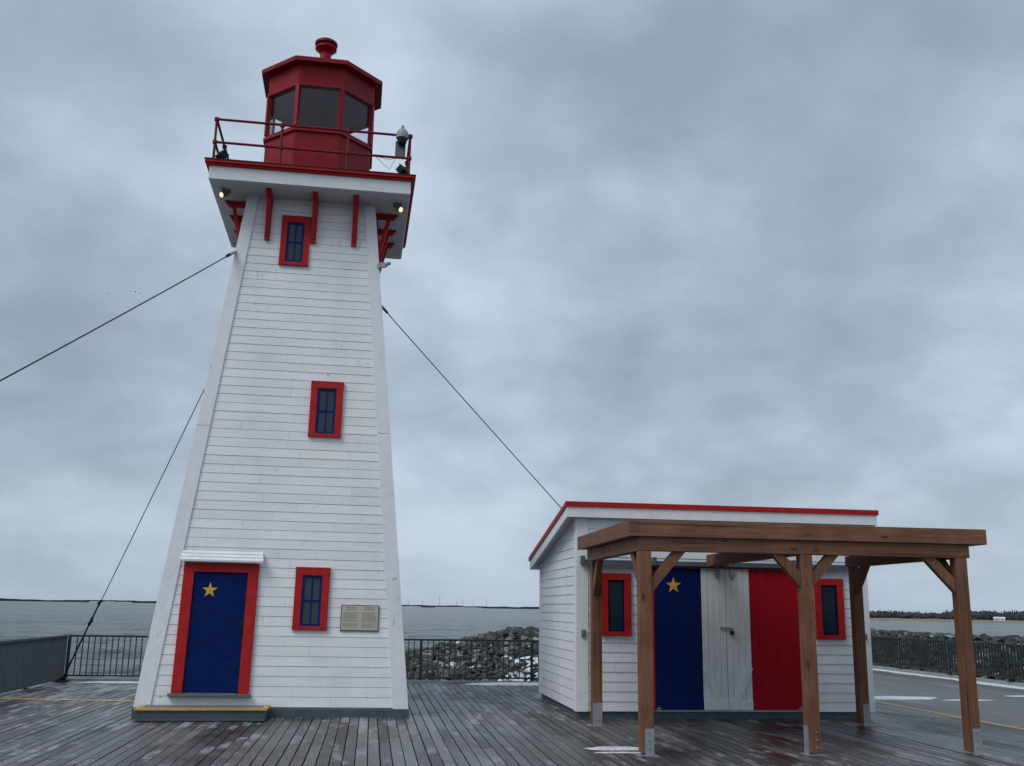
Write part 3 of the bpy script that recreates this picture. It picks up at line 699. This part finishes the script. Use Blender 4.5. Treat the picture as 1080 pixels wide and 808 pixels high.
beam(3.157, 3.197, FY - .0795, 15.69, UZ0, UZ1, 'wood_y', 'rim_board')
beam(7.915, 7.955, FY - .0795, 15.9, UZ0, UZ1, 'wood_y', 'rim_board')
x = 3.6
while x < 7.9:
    if x < 7.6: beam(x - .02, x + .02, FY - .0795, 15.65, UZ0 + .03, UZ1 - .03, 'wood_y', 'rafter')
    x += .6
mb = PB(); y = FY - .078
while y < 15.62:
    mb.box(3.198, 7.914, y, y + .138, UZ1 - .029, UZ1 - .006); y += .141
mb.build('roof_boards', M['wood_x'], pg)
def brace(a, b, plane):
    mb = PB(); a, b = Vector(a), Vector(b); d = b - a
    up = Vector((0, 1, 0)) if plane == 'x' else Vector((1, 0, 0))
    d = d.normalized(); n_ = d.cross(up).normalized() * .062; u = up * .045
    # ends cut: plumb at the post (a), level at the beam (b)
    def cut_a(p): t = (a[0 if plane == 'x' else 1] - p[0 if plane == 'x' else 1]) / d[0 if plane == 'x' else 1]; return p + d * t
    def cut_b(p): t = (b.z - p.z) / d.z; return p + d * t
    A1, A2, B1, B2 = cut_a(a + n_), cut_a(a - n_), cut_b(b + n_), cut_b(b - n_)
    mb.hexa([A1 - u, A2 - u, A2 + u, A1 + u, B1 - u, B2 - u, B2 + u, B1 + u]); return mb.build('knee_brace', M['wood_z'], pg, bevel=.004)
h = pw / 2 + .001
brace((3.37 + h, FY, 2.0), (3.37 + h + .37, FY, 2.429), 'x')
brace((3.37, FY + h, 2.0), (3.37, FY + h + .37, 2.429), 'y')
brace((5.482 - h, FY, 2.11), (5.482 - h - .29, FY, 2.429), 'x')
brace((5.482 + h, FY, 2.11), (5.482 + h + .29, FY, 2.429), 'x')
brace((7.60 - h, FY, 2.06), (7.60 - h - .35, FY, 2.429), 'x')
brace((7.60, FY + h, 2.06), (7.60, FY + h + .37, 2.429), 'y')
brace((3.44 - .02, BY - h, 2.0), (3.42 - .02, BY - h - .36, 2.429), 'y')
brace((7.665, BY - h, 2.08), (7.655, BY - h - .35, 2.429), 'y')

# ------------------------------------------------------------------ pier, deck, asphalt
PX0, PXD, PX1, PYN = -6.85, 10.04, 16.55, 24.6
def struct(name, mb, mat, **k): o = mb.build(name, mat, **k); o['kind'] = 'structure'; return o
mb = MB(); mb.box(PX0, PXD - .001, -6, PYN, -1.0, -.045); mb.box(PXD, PX1, -6, 60, -1.0, -.02); struct('pier_base', mb, M['wharf'])
mb = MB(); W_ = .1405; x = PX0
rb = random.Random(5)
while x < PXD - .1:
    y = -6 + rb.uniform(-3, 0)
    while y < PYN:
        L = rb.choice((3.05, 3.66, 4.27, 4.88)); y0, y1 = max(y, -6), min(y + L, PYN + rb.uniform(-.004, .0))
        if y1 > y0 + .1:
            dz = rb.uniform(-.004, .0); tl = rb.uniform(-.0025, .0025); g = rb.uniform(.009, .015)
            mb.hexa([(x + g, y0 + .003, -.042), (x + W_ - g * .3, y0 + .003, -.042), (x + W_ - g * .3, y1 - .003, -.042), (x + g, y1 - .003, -.042), (x + g, y0 + .003, dz + tl), (x + W_ - g * .3, y0 + .003, dz - tl), (x + W_ - g * .3, y1 - .003, dz - tl + rb.uniform(-.001, .001)), (x + g, y1 - .003, dz + tl)])
        y += L
    x += W_
struct('deck_boards', mb, M['deck'])
mb = MB(); mb.poly([(PXD + .05, -6, -.012), (PX1, -6, -.012), (PX1, 60, -.012), (PXD + .05, 60, -.012)], [(0, 1, 2, 3)]); struct('asphalt_road', mb, M['asphalt'])
mb = MB()
mb.box(PXD - .045, PXD + .055, -6, PYN, -.03, .006); struct('painted_edge_line', mb, M['line'])
mb = MB(); mb.poly([(-6.62, 19.70, .005), (-3.9, 19.21, .005), (-3.88, 19.36, .005), (-6.60, 19.86, .005)], [(0, 1, 2, 3)]); struct('painted_line', mb, M['line'])
mb = MB(); mb.box(15.95, 16.35, 8, 60, -.018, .07); mb.box(-6.8, 9.3, 24.18, 24.21, -.03, .055); struct('kerb', mb, M['concrete'], bevel=.012)

# railings
def railing_run(name, p0, p1, npost, label, hgt=.98, mat='fence_grey', depth=.05, wid=.014, toe=.09):
    p0, p1 = Vector(p0), Vector(p1); d = p1 - p0; L = d.length; ang = atan2(d.y, d.x)
    o = tag(empty(name, p0, (0, 0, ang)), label, 'railing', 'metal picket railings round the wharf')
    bay = L / (npost - 1)
    for i in range(npost):
        x = i * bay
        mb = MB(); mb.box(x - .03, x + .03, -.03, .03, 0, hgt); mb.box(x - .08, x + .08, -.07, .07, 0, .014); mb.build('post', M[mat], o, bevel=.004)
    for i in range(npost - 1):
        x0, x1 = i * bay + .032, (i + 1) * bay - .032
        mb = MB(); mb.box(x0, x1, -.028, .028, hgt - .045, hgt - .003); mb.box(x0, x1, -.022, .022, toe, toe + .032)
        n = max(2, round((x1 - x0) / .125))
        for k in range(1, n):
            x = x0 + (x1 - x0) * k / n; mb.box(x - wid / 2, x + wid / 2, -depth / 2, depth / 2, toe + .031, hgt - .044)
        mb.build('picket_panel', M[mat], o)
    return o
railing_run('railing', (-6.6, 24.3, 0), (9.0, 24.3, 0), 7, 'dark metal picket railing along the far edge of the deck behind the lighthouse', depth=.03, wid=.02)
railing_run('railing', (-6.66, 24.2, 0), (-6.66, 5.0, 0), 9, 'grey metal railing along the left edge of the deck', mat='rail_metal', depth=.062, toe=.035)
railing_run('railing', (16.1, 11.0, .07), (16.1, 41.0, .07), 12, 'dark metal railing beyond the asphalt on the right in front of the boulders', hgt=.95, depth=.052, wid=.012)

# snow
def snow(cx, cy, rx, ry, seed, z=.003, hh=.03, name='snow', label=''):
    r_ = random.Random(seed); n = 40; ps = []
    for k in range(n):
        a = 2 * pi * k / n; f = 1 + .38 * noise.noise(Vector((cos(a) * 1.6, sin(a) * 1.6, seed))) + .16 * noise.noise(Vector((cos(a) * 5, sin(a) * 5, seed + 3)))
        ps.append((cos(a) * rx * f, sin(a) * ry * f))
    mb = MB(); v = []
    for s_, z_ in ((1, 0), (.88, hh * .6), (.55, hh), (.2, hh * 1.05)): v += [(x * s_, y * s_, z_) for x, y in ps]
    v.append((0, 0, hh * 1.05)); fs = []
    for i in range(3):
        for k in range(n): fs.append((i * n + k, i * n + (k + 1) % n, (i + 1) * n + (k + 1) % n, (i + 1) * n + k))
    fs += [(3 * n + k, 3 * n + (k + 1) % n, 4 * n) for k in range(n)]
    mb.poly(v, fs); o = mb.build(name, M['snow'], smooth=True); o.location = (cx, cy, z); return tag(o, label, 'snow', None, 'stuff')
snow(3.12, 13.05, .38, .15, 1, hh=.018, label='small snow patch beside the front left pergola post')
snow(3.05, 12.70, .30, .05, 4, hh=.01, label='thin streak of snow nearest the front left pergola post')
snow(10.95, 20.75, .85, .30, 2, z=-.011, hh=.03, label='snow patch on the asphalt just right of the shed')
snow(12.3, 20.35, .55, .10, 31, z=-.011, hh=.012, label='thin tongue of snow right of the larger snow patch on the asphalt')
snow(14.3, 21.4, .5, .12, 37, z=-.011, hh=.012, label='thin snow streak halfway between the snow patch and the right railing')
snow(14.9, 18.6, .4, .16, 41, z=-.011, hh=.012, label='small snow streak on the asphalt near the right edge of the photo')
snow(3.7, 23.75, 1.6, .28, 9, hh=.04, label='snow lying on the deck at the foot of the far railing')
snow(-5.3, 23.7, .9, .16, 12, hh=.02, label='thin snow at the foot of the far railing left of the lighthouse')
mb = MB(); r_ = random.Random(8); pv = []
N = 130
for i in range(N):
    y = 14 + i * .25; w = .42 + .5 * noise.noise(Vector((y * .35, 0, 1))) + .15 * noise.noise(Vector((y * 1.7, 3, 1)))
    w = max(.02, w * .6 + .10 * noise.noise(Vector((y * 2.9, 8, 1))))
    pv += [(15.948, y, -.011), (15.9, y, .02), (15.9 - w * .7, y, .014), (15.9 - w, y, -.0115)]
fs = [(4 * i + k, 4 * i + k + 1, 4 * i + k + 5, 4 * i + k + 4) for i in range(N - 1) for k in range(3)]
mb.poly(pv, fs); o = mb.build('snow', M['snow'], smooth=True); tag(o, 'long strip of snow along the foot of the right railing', 'snow', None, 'stuff')

# ------------------------------------------------------------------ sea, shores
mb = MB(); mb.poly([(-14000, -3000, -3), (14000, -3000, -3), (14000, 13500, -3), (-14000, 13500, -3)], [(0, 1, 2, 3)]); struct('sea', mb, M['sea'])
# the water close to the wharf as real chop
mb = MB(); NR, NC = 400, 430; pv = []
for i in range(NR + 1):
    d_ = 25 * (26 ** (i / NR)); fade = 1 - (i / NR) ** 3; fade *= min(1, .5 + d_ / 90)
    for j in range(NC + 1):
        th = -.62 + (1.36) * j / NC; x = sin(th) * d_; y = cos(th) * d_
        h1 = noise.noise(Vector((x * .11, y * .22, 1))); h2 = noise.noise(Vector((x * .34 + 3, y * .62, 5))); h3 = noise.noise(Vector((x * .9, y * 1.3, 9))) if d_ < 140 else 0
        hh_ = h1 * .34 + (.5 - abs(h2)) * .30 + h3 * .10
        pv.append((x, y, -2.62 - .35 * (1 - fade) + hh_ * fade))
mb.poly(pv, [(i * (NC + 1) + j, i * (NC + 1) + j + 1, (i + 1) * (NC + 1) + j + 1, (i + 1) * (NC + 1) + j) for i in range(NR) for j in range(NC)])
struct('sea', mb, M['sea'], smooth=True)
YAW = .1322
def polar(px, dist, z=0):
    """point at given bearing (horizontal offset in the view) and distance"""
    th = math.atan((px - 540) / 1065.86) + YAW
    return Vector((sin(th) * dist, cos(th) * dist, z))
# far land across the bay (left and centre)
mb = MB(); top = []; N = 220
for i in range(N + 1):
    px = -500 + i * (1500) / N; D = 11500
    hgt = 24 + 16 * noise.noise(Vector((i * .09, 0, 4))) + 9 * noise.noise(Vector((i * .55, 2, 4)))
    if px < 180: hgt *= .95
    a = polar(px, D, -4); b = polar(px, D, hgt - 3); c = polar(px, D + 900, hgt - 3); top.append((a, b, c))
pv = [p for t3 in top for p in t3]
mb.poly(pv, [(3 * i + k, 3 * i + 3 + k, 3 * i + 4 + k, 3 * i + 1 + k) for i in range(N) for k in range(2)])
struct('far_shore', mb, M['land'])
mb = MB()
for p0, p1 in ((112, 150), (468, 512), (430, 446)):
    for i in range(14):
        px = p0 + (p1 - p0) * (i + random.random()) / 14; a = polar(px, 11300, 0); w = random.uniform(14, 60)
        mb.box(a.x - w, a.x + w, a.y, a.y + 20, -3.2, random.uniform(3, 9))
struct('far_snowy_beach', mb, M['snow'])
# wind turbines
def turbine(px, hpx, rot, dist=11800):
    p = polar(px, dist, 10); s_ = hpx * dist / 1100
    o = tag(empty('wind_turbine', p, (0, 0, -YAW)), '', 'wind turbine', 'wind turbines on the far shore')
    H = s_ * .62; B = s_ * .40
    mb = MB(); mb.tube([(0, 0, 0), (0, 0, H)], [3.2, 1.9], 8); mb.build('tower', M['turbine'], o)
    mb = MB(); mb.bar((0, -4, H + 1), (0, 6, H + 1), 4, 4); mb.build('nacelle', M['turbine'], o)
    for k in range(3):
        a = rot + k * 2 * pi / 3; mb = MB(); mb.bar((0, -5, H + 1), (cos(a) * B, -5, H + 1 + sin(a) * B), 2.6, 1.2); mb.build('blade', M['turbine'], o)
    return o
TL = ['leftmost wind turbine, just right of the lighthouse', 'short wind turbine, second from the left', 'tall wind turbine, third from the left', 'wind turbine, fourth from the left', 'wind turbine just right of the fourth, close beside it', 'faint wind turbine, second from the right', 'rightmost wind turbine, the tall one nearest the shed']
for (px, hp, r0), lb in zip(((437, 10, .5), (451.5, 8.5, 1.2), (468.7, 13, 1.57), (486.5, 9, .2), (492.6, 11, 1.6), (503.5, 9.5, .9), (517, 12.5, 1.5)), TL):
    turbine(px, hp, r0)['label'] = lb
# near wooded shore on the right
D0 = 820
mb = MB(); N = 90; pv = []
for i in range(N + 1):
    px = 640 + i * 9; f = noise.noise(Vector((i * .13, 7, 0)))
    near = D0 + 40 * f - max(0, px - 1000) * .5
    for dd, z in ((0, -3.3), (10, -2.5), (34, -1.9), (60, -1.3), (400, .5)): pv.append(polar(px, near + dd, z))
mb.poly(pv, [(5 * i + k, 5 * i + k + 5, 5 * i + k + 6, 5 * i + k + 1) for i in range(N) for k in range(4)])
struct('grassy_shore', mb, M['shore'])
mb = MB(); rt = random.Random(11)
def conifer(mb, p, h, r):
    n = 5; a0 = rt.random() * 6
    for t in range(3):
        z0 = h * (.08 + .27 * t); z1 = min(h, z0 + h * .5); rr = r * (1 - .27 * t) ; b = len(mb.v)
        for k in range(n): a = a0 + 2 * pi * k / n; q = rr * rt.uniform(.65, 1.2); mb.v.append((p.x + q * cos(a), p.y + q * sin(a), p.z + z0 + rt.uniform(-.2, .2)))
        mb.v.append((p.x, p.y, p.z + z1))
        for k in range(n): mb.f.append((b + k, b + (k + 1) % n, b + n))
def bush(mb, p, h, r):
    b = len(mb.v); rows = ((0, .7), (.35, 1.), (.7, .8), (.95, .4)); n = 6
    for z, f in rows:
        for k in range(n): a = 2 * pi * k / n; q = r * f * rt.uniform(.55, 1.25); mb.v.append((p.x + q * cos(a), p.y + q * sin(a), p.z + h * z * rt.uniform(.85, 1.1)))
    for i in range(len(rows) - 1):
        for k in range(n): mb.f.append((b + i * n + k, b + i * n + (k + 1) % n, b + (i + 1) * n + (k + 1) % n, b + (i + 1) * n + k))
    mb.f.append(tuple(b + (len(rows) - 1) * n + k for k in range(n)))
for i in range(3000):
    px = rt.uniform(650, 1420); dd = rt.uniform(55, 190); f = noise.noise(Vector(((px - 640) / 9 * .13, 7, 0)))
    p = polar(px, D0 + 40 * f - max(0, px - 1000) * .5 + dd, -1.2)
    tall = 6.8 + 2.2 * noise.noise(Vector((px * .022, 1, 9))) + 1.2 * noise.noise(Vector((px * .15, 1, 2))) - (1.2 if px < 990 else 0)
    if rt.random() < .2: conifer(mb, p, tall * rt.uniform(.85, 1.25), rt.uniform(1.0, 1.9))
    else: bush(mb, p, tall * rt.uniform(.55, .95), rt.uniform(1.5, 3.4))
o = mb.build('forest', M['forest']); tag(o, 'dark mixed wood along the right shore across the water', 'forest', None, 'stuff')
def cottage(px, dist, w, label, z=-1.6):
    p = polar(px, dist, z); o = tag(empty('house', p, (0, 0, -YAW - .3)), label, 'house', 'white houses on the right shore')
    mb = MB(); mb.box(-w / 2, w / 2, -2, 2, 0, 1.5); mb.build('wall', M['house_white'], o)
    mb = MB(); mb.poly([(-w / 2 - .3, -2.4, 1.5), (w / 2 + .3, -2.4, 1.5), (w / 2 + .3, 2.4, 1.5), (-w / 2 - .3, 2.4, 1.5), (-w / 2 - .3, 0, 2.7), (w / 2 + .3, 0, 2.7)], [(0, 1, 5, 4), (2, 3, 4, 5), (0, 4, 3), (1, 2, 5), (3, 2, 1, 0)]); mb.build('roof', M['house_roof'], o)
    mb = MB()
    for x in (-w * .28, w * .22): mb.box(x - .5, x + .5, -2.03, -2.0, .5, 1.15)
    mb.build('window', M['glass'], o)
cottage(1045, 812, 7, 'long white house on the far wooded shore, between two boulders and the right pergola post')
cottage(1079, 792, 5, 'white house on the far shore cut by the right edge of the photo')

# ------------------------------------------------------------------ riprap boulders
def rock_mesh(seed, name='boulder'):
    import bmesh
    bm = bmesh.new(); bmesh.ops.create_icosphere(bm, subdivisions=2, radius=1)
    rs = random.Random(seed); pl_ = []
    for _ in range(8):
        d = Vector((rs.gauss(0, 1), rs.gauss(0, 1), rs.gauss(0, 1))).normalized(); pl_.append((d, rs.uniform(.42, .8)))
    for v in bm.verts:
        p = v.co * 1.15
        for d, h_ in pl_:
            t_ = p.dot(d)
            if t_ > h_: p -= d * (t_ - h_)
        v.co = p * (1 + .05 * noise.noise(p * 2 + Vector((seed, 0, 0)))); 
    me = bpy.data.meshes.new(name); bm.to_mesh(me); bm.free(); return me
RM_ = [rock_mesh(i * 3 + 1) for i in range(10)]
RMS = []
for m in RM_: RMS.append(m.copy())
for m in RM_: m.materials.append(M['rock'])
for m in RMS: m.materials.append(M['rock_snow'])
rr = random.Random(21)
spots = []
def camdepth(x, y): return x * sin(YAW) + y * cos(YAW)
def mound_z(x, y):
    """height of the rock bank; two banks: behind the far railing and beyond the right railing"""
    z = -3.2
    if 9.9 <= x < 16.5: return -3.2
    if y > 24.4 and x < 9.9:
        crest = .18 + (x - .5) * .23 if x < 4.2 else 1.02 + .02 * (x - 4.2)
        crest = max(-3.2, crest if x > -1.2 else crest - (-1.2 - x) * .5)
        t = (y - 24.6) / 5.0
        base = -.55
        z = base + (crest - base) * min(1, t) if t < 1.25 else crest - (t - 1.25) * 3.5
    if x > 15:
        t = (x - 16.7) / 2.6; z2 = -.3 + 1.24 * min(1, max(0, t)) if t < 1.35 else .94 - (t - 1.35) * 2.6
        z = max(z, z2)
    return z
def inview(x, y, z):
    d = camdepth(x, y); r_ = x * cos(YAW) - y * sin(YAW); px = 540 + r_ / d * 1065
    return (415 < px < 580) or (905 < px < 1100)
def addrock(x, y, s_): spots.append((x, y, mound_z(x, y), s_))
y = 24.72
while y < 31:
    x = -1.2 + rr.uniform(0, .2)
    while x < 9.6:
        addrock(x + rr.uniform(-.1, .1), y + rr.uniform(-.1, .1), rr.choice((.07, .085, .10, .115, .13, .16, .19)) * rr.uniform(.85, 1.15)); x += rr.uniform(.12, .21)
    y += .2
x = 16.7
while x < 20.3:
    y = 17 + rr.uniform(0, .4)
    while y < 50:
        addrock(x + rr.uniform(-.1, .1), y + rr.uniform(-.1, .1), rr.choice((.08, .10, .12, .14, .17, .21)) * rr.uniform(.85, 1.15)); y += rr.uniform(.18, .34)
    x += .24
vis = [s for s in spots if inview(*s[:3])]; rest = [s for s in spots if not inview(*s[:3])]
vis.sort(key=lambda s: -s[3] / camdepth(s[0], s[1]))
ind, more = vis[:300], vis[300:]
def rmat(s_):
    x, y, z, q = s_; return Matrix.Translation((x, y, z)) @ Matrix.Rotation(rr.uniform(0, 6.3), 4, 'Z') @ Matrix.Rotation(rr.uniform(-.5, .5), 4, 'X') @ Matrix.Diagonal((q * rr.uniform(.9, 1.4), q * rr.uniform(.8, 1.1), q * rr.uniform(.65, .95), 1))
def snowy(x, y):
    if x < 10 and noise.noise(Vector((x * 3.1, y * 3.3, 4))) > .5: return True
    return x < 14 and y < 27.6 and (x - 3.9) * .5 + (27 - y) * .1 + noise.noise(Vector((x * .8, y * .8, 0))) * 1.2 > -.35
for s_ in ind:
    sn = snowy(s_[0], s_[1]); o = bpy.data.objects.new('boulder', rr.choice(RMS if sn else RM_)); COL.objects.link(o); o.matrix_world = rmat(s_)
    if s_[0] > 14: tag(o, 'grey angular boulder in the bank beyond the right railing', 'boulder', 'boulders beyond the right railing')
    elif sn: tag(o, 'snow-dusted dark boulder behind the far railing, between lighthouse and shed', 'boulder', 'snowy boulders between lighthouse and shed')
    else: tag(o, 'bare dark boulder in the heap behind the far railing, between lighthouse and shed', 'boulder', 'bare boulders between lighthouse and shed')
for sn, mt in ((False, 'rock'), (True, 'rock_snow')):
    mb = MB()
    for s_ in more + rest:
        if snowy(s_[0], s_[1]) != sn: continue
        me = rr.choice(RM_); mt4 = rmat(s_); mb.poly([mt4 @ v.co for v in me.vertices], [tuple(p.vertices) for p in me.polygons])
    # pebble fill between
    for i in range(3500):
        if rr.random() < .5: x, y = rr.uniform(-1.5, 9.6), rr.uniform(24.7, 31)
        else: x, y = rr.uniform(16.6, 20.5), rr.uniform(17, 48)
        if snowy(x, y) != sn: continue
        me = rr.choice(RM_); mt4 = rmat((x, y, mound_z(x, y) + .05, rr.uniform(.05, .13))); mb.poly([mt4 @ v.co for v in me.vertices], [tuple(p.vertices) for p in me.polygons])
    o = mb.build('boulders', M[mt]); tag(o, 'snow-dusted stones filling the gaps behind the far railing' if sn else 'smaller dark stones filling the gaps of the rock banks', 'boulders', None, 'stuff')
# dark ground core under the rocks
mb = MB(); pv = []; nx, ny = 60, 60
for j in range(ny + 1):
    for i in range(nx + 1):
        x = -6 + i * .5; y = 24.6 + j * .5; pv.append((x, y, max(-3.4, mound_z(x, y) - .12)))
mb.poly(pv, [(j * (nx + 1) + i, j * (nx + 1) + i + 1, (j + 1) * (nx + 1) + i + 1, (j + 1) * (nx + 1) + i) for j in range(ny) for i in range(nx) if not (9.9 < pv[j * (nx + 1) + i][0] < 16.5)])
struct('rock_bank', mb, M['rock'])
mb = MB(); mb.poly([(16.5, 8, mound_z(16.7, 20)), (19.3, 8, .95), (19.3, 24.6, .95), (16.5, 24.6, mound_z(16.7, 20))], [(0, 1, 2, 3)]); mb.poly([(19.3, 8, .95), (24, 8, -3.3), (24, 24.6, -3.3), (19.3, 24.6, .95)], [(0, 1, 2, 3)]); struct('rock_bank', mb, M['rock'])

# birds
BL = ['distant bird flying alone left of the other three', 'distant bird, left one of the three together', 'distant bird, middle one of the three together', 'distant bird, right one of the three, a little lower']
for (px, py, fl_), lb in zip(((114, 310, .3), (138, 307.5, .15), (142.5, 308, .45), (148.5, 309.5, .25)), BL):
    D = 190.; th = math.atan((px - 540) / 1065.86)
    # direction through that bearing and elevation
    dx, dy = px - 540, py - 404; cr, sr = cos(.0156), sin(.0156); u = (dx * cr + dy * sr) / 1065.86; U = -(-dx * sr + dy * cr) / 1065.86
    cp, sp = cos(.2194), sin(.2194); d = cp - U * sp; z = sp + U * cp; v = Vector((u * cos(YAW) + d * sin(YAW), -u * sin(YAW) + d * cos(YAW), z)).normalized() * D
    mb = MB(); mb.tube([(-.18, 0, 0), (-.1, 0, .01), (.05, 0, .02), (.2, 0, 0)], [.012, .05, .06, .01], 8)
    for s_ in (-1, 1): mb.poly([(.05, 0, .03), (.0, s_ * .22, .05 + fl_ * .3), (-.05, s_ * .5, .02 + fl_ * .2), (-.1, s_ * .2, .03 + fl_ * .25), (-.06, 0, .03)], [(0, 1, 2, 3, 4)])
    o = mb.build('bird', M['bird']); o.location = v + Vector((0, 0, 1.7)); o.rotation_euler = (0, 0, rr.uniform(1.0, 2.2)); tag(o, lb, 'bird', 'distant birds in the sky left of the lighthouse')

# ------------------------------------------------------------------ sky and light
SUN_EL, SUN_AZ = R(50), R(236)   # azimuth clockwise from +Y
w = bpy.data.worlds.new('World'); sc.world = w; w.use_nodes = True
n = w.node_tree.nodes; L = w.node_tree.links; n.clear()
def N(typ, **kw):
    nd = n.new(typ)
    for k, v in kw.items(): setattr(nd, k, v)
    return nd
def MTH(op, a, b=None, clamp=False):
    nd = N('ShaderNodeMath', operation=op); nd.use_clamp = clamp
    for i, v in enumerate((a, b)):
        if v is None: continue
        if isinstance(v, (int, float)): nd.inputs[i].default_value = v
        else: L.new(v, nd.inputs[i])
    return nd.outputs[0]
out = N('ShaderNodeOutputWorld'); bg = N('ShaderNodeBackground')
sky = N('ShaderNodeTexSky'); sky.sky_type = 'NISHITA'; sky.sun_disc = False; sky.sun_elevation = SUN_EL; sky.sun_rotation = SUN_AZ
tc = N('ShaderNodeTexCoord'); sp = N('ShaderNodeSeparateXYZ'); L.new(tc.outputs['Generated'], sp.inputs[0])
zc = MTH('MAXIMUM', sp.outputs[2], 0.0); den = MTH('ADD', zc, .42)
cx, cy = MTH('DIVIDE', sp.outputs[0], den), MTH('DIVIDE', sp.outputs[1], den)
cb = N('ShaderNodeCombineXYZ'); L.new(cx, cb.inputs[0]); L.new(cy, cb.inputs[1])
def NZ(scale, detail, rough, off, dist=0., sq=(1, 1, 1)):
    mp = N('ShaderNodeMapping'); mp.inputs['Location'].default_value = off; mp.inputs['Scale'].default_value = sq; L.new(cb.outputs[0], mp.inputs[0])
    t = N('ShaderNodeTexNoise'); t.inputs['Scale'].default_value = scale; t.inputs['Detail'].default_value = detail; t.inputs['Roughness'].default_value = rough; t.inputs['Distortion'].default_value = dist
    L.new(mp.outputs[0], t.inputs['Vector']); return t.outputs[0]
n1 = NZ(1.9, 5, .48, (3.1, 7.7, 0), .0); n2 = NZ(5.5, 8, .52, (1.3, .4, 2), .1)
s_ = MTH('ADD', MTH('MULTIPLY', n1, .62), MTH('MULTIPLY', n2, .38))
# individual cloud masses and thin places at fixed directions in the sky
wob = N('ShaderNodeTexNoise'); wob.inputs['Scale'].default_value = 5; wob.inputs['Detail'].default_value = 4; L.new(tc.outputs['Generated'], wob.inputs['Vector'])
wv = N('ShaderNodeVectorMath', operation='MULTIPLY_ADD'); L.new(wob.outputs[1], wv.inputs[0]); wv.inputs[1].default_value = (.34, .34, .34); L.new(tc.outputs['Generated'], wv.inputs[2])
wn = N('ShaderNodeVectorMath', operation='SUBTRACT'); L.new(wv.outputs[0], wn.inputs[0]); wn.inputs[1].default_value = (.17, .17, .17)
for bx_, by_, bz_, br_, bw_ in [(-0.016, 0.857, 0.516, 9, 0.5), (0.195, 0.919, 0.342, 7, 0.45), (-0.246, 0.848, 0.469, 8, 0.18), (0.069, 0.995, 0.073, 7, 0.3), (-0.089, 0.985, 0.15, 8, 0.1), (0.526, 0.837, 0.149, 8, 0.15), (0.324, 0.782, 0.532, 7, -0.1), (-0.292, 0.922, 0.253, 9, -0.42), (0.21, 0.858, 0.469, 5, -0.38), (0.388, 0.818, 0.425, 8, -0.42), (0.148, 0.97, 0.194, 7, -0.25), (0.439, 0.873, 0.215, 8, -0.3), (0.531, 0.775, 0.343, 6, -0.22), (-0.285, 0.952, 0.112, 6, -0.1), (0.277, 0.949, 0.148, 5, -0.08)]:
    ds = N('ShaderNodeVectorMath', operation='DISTANCE'); L.new(wn.outputs[0], ds.inputs[0]); ds.inputs[1].default_value = (bx_, by_, bz_)
    q_ = MTH('DIVIDE', ds.outputs['Value'], radians(br_) * 1.25); q_ = MTH('MULTIPLY', q_, q_); ex = MTH('POWER', 2.718, MTH('MULTIPLY', q_, -1.0))
    s_ = MTH('ADD', s_, MTH('MULTIPLY', ex, bw_ * .27))
rp = N('ShaderNodeValToRGB'); cr = rp.color_ramp; L.new(s_, rp.inputs[0])
stops = [(.32, (2.85, 3.52, 4.3)), (.45, (3.65, 4.45, 5.35)), (.55, (4.55, 5.48, 6.5)), (.66, (5.5, 6.5, 7.6))]
while len(cr.elements) < 4: cr.elements.new(.5)
for e, (p, c) in zip(cr.elements, stops): e.position = p; e.color = (*c, 1)
# paler band just over the horizon
hz_ = N('ShaderNodeValToRGB'); hz_.color_ramp.elements[0].position = .0; hz_.color_ramp.elements[0].color = (1, 1, 1, 1); hz_.color_ramp.elements[1].position = .12; hz_.color_ramp.elements[1].color = (0, 0, 0, 1); L.new(zc, hz_.inputs[0])
mxh = N('ShaderNodeMixRGB'); L.new(MTH('MULTIPLY', hz_.outputs[0], .55), mxh.inputs[0]); L.new(rp.outputs[0], mxh.inputs[1]); mxh.inputs[2].default_value = (3.8, 4.72, 5.8, 1)
mx = N('ShaderNodeMixRGB'); mx.inputs[0].default_value = .94; L.new(sky.outputs[0], mx.inputs[1]); L.new(mxh.outputs[0], mx.inputs[2])
L.new(mx.outputs[0], bg.inputs[0]); bg.inputs[1].default_value = .1; L.new(bg.outputs[0], out.inputs[0])
sun = bpy.data.lights.new('sun', 'SUN'); sun.energy = 1.5; sun.angle = R(32); sun.color = (1, .97, .94)
so = bpy.data.objects.new('sun', sun); COL.objects.link(so)
dv = Vector((sin(SUN_AZ) * cos(SUN_EL), cos(SUN_AZ) * cos(SUN_EL), sin(SUN_EL))); so.rotation_euler = dv.to_track_quat('Z', 'Y').to_euler()

# ------------------------------------------------------------------ camera
cam = bpy.data.cameras.new('camera'); cam.sensor_width = 36; cam.lens = 36 * 1065.8624 / 1080; cam.clip_start = .1; cam.clip_end = 40000
co = bpy.data.objects.new('camera', cam); COL.objects.link(co)
PT, RO = .2194, .0156
F = Vector((sin(YAW) * cos(PT), cos(YAW) * cos(PT), sin(PT))); R0 = Vector((cos(YAW), -sin(YAW), 0)); U0 = R0.cross(F)
Rc = R0 * cos(RO) + U0 * sin(RO); Uc = U0 * cos(RO) - R0 * sin(RO)
m = Matrix((Rc, Uc, -F)).transposed().to_4x4(); m.translation = (0, 0, 1.7); co.matrix_world = m
sc.camera = co
sc.view_settings.view_transform = 'Standard'; sc.view_settings.look = 'None'; sc.view_settings.gamma = 1; sc.view_settings.exposure = .12
sc.cycles.use_denoising = True
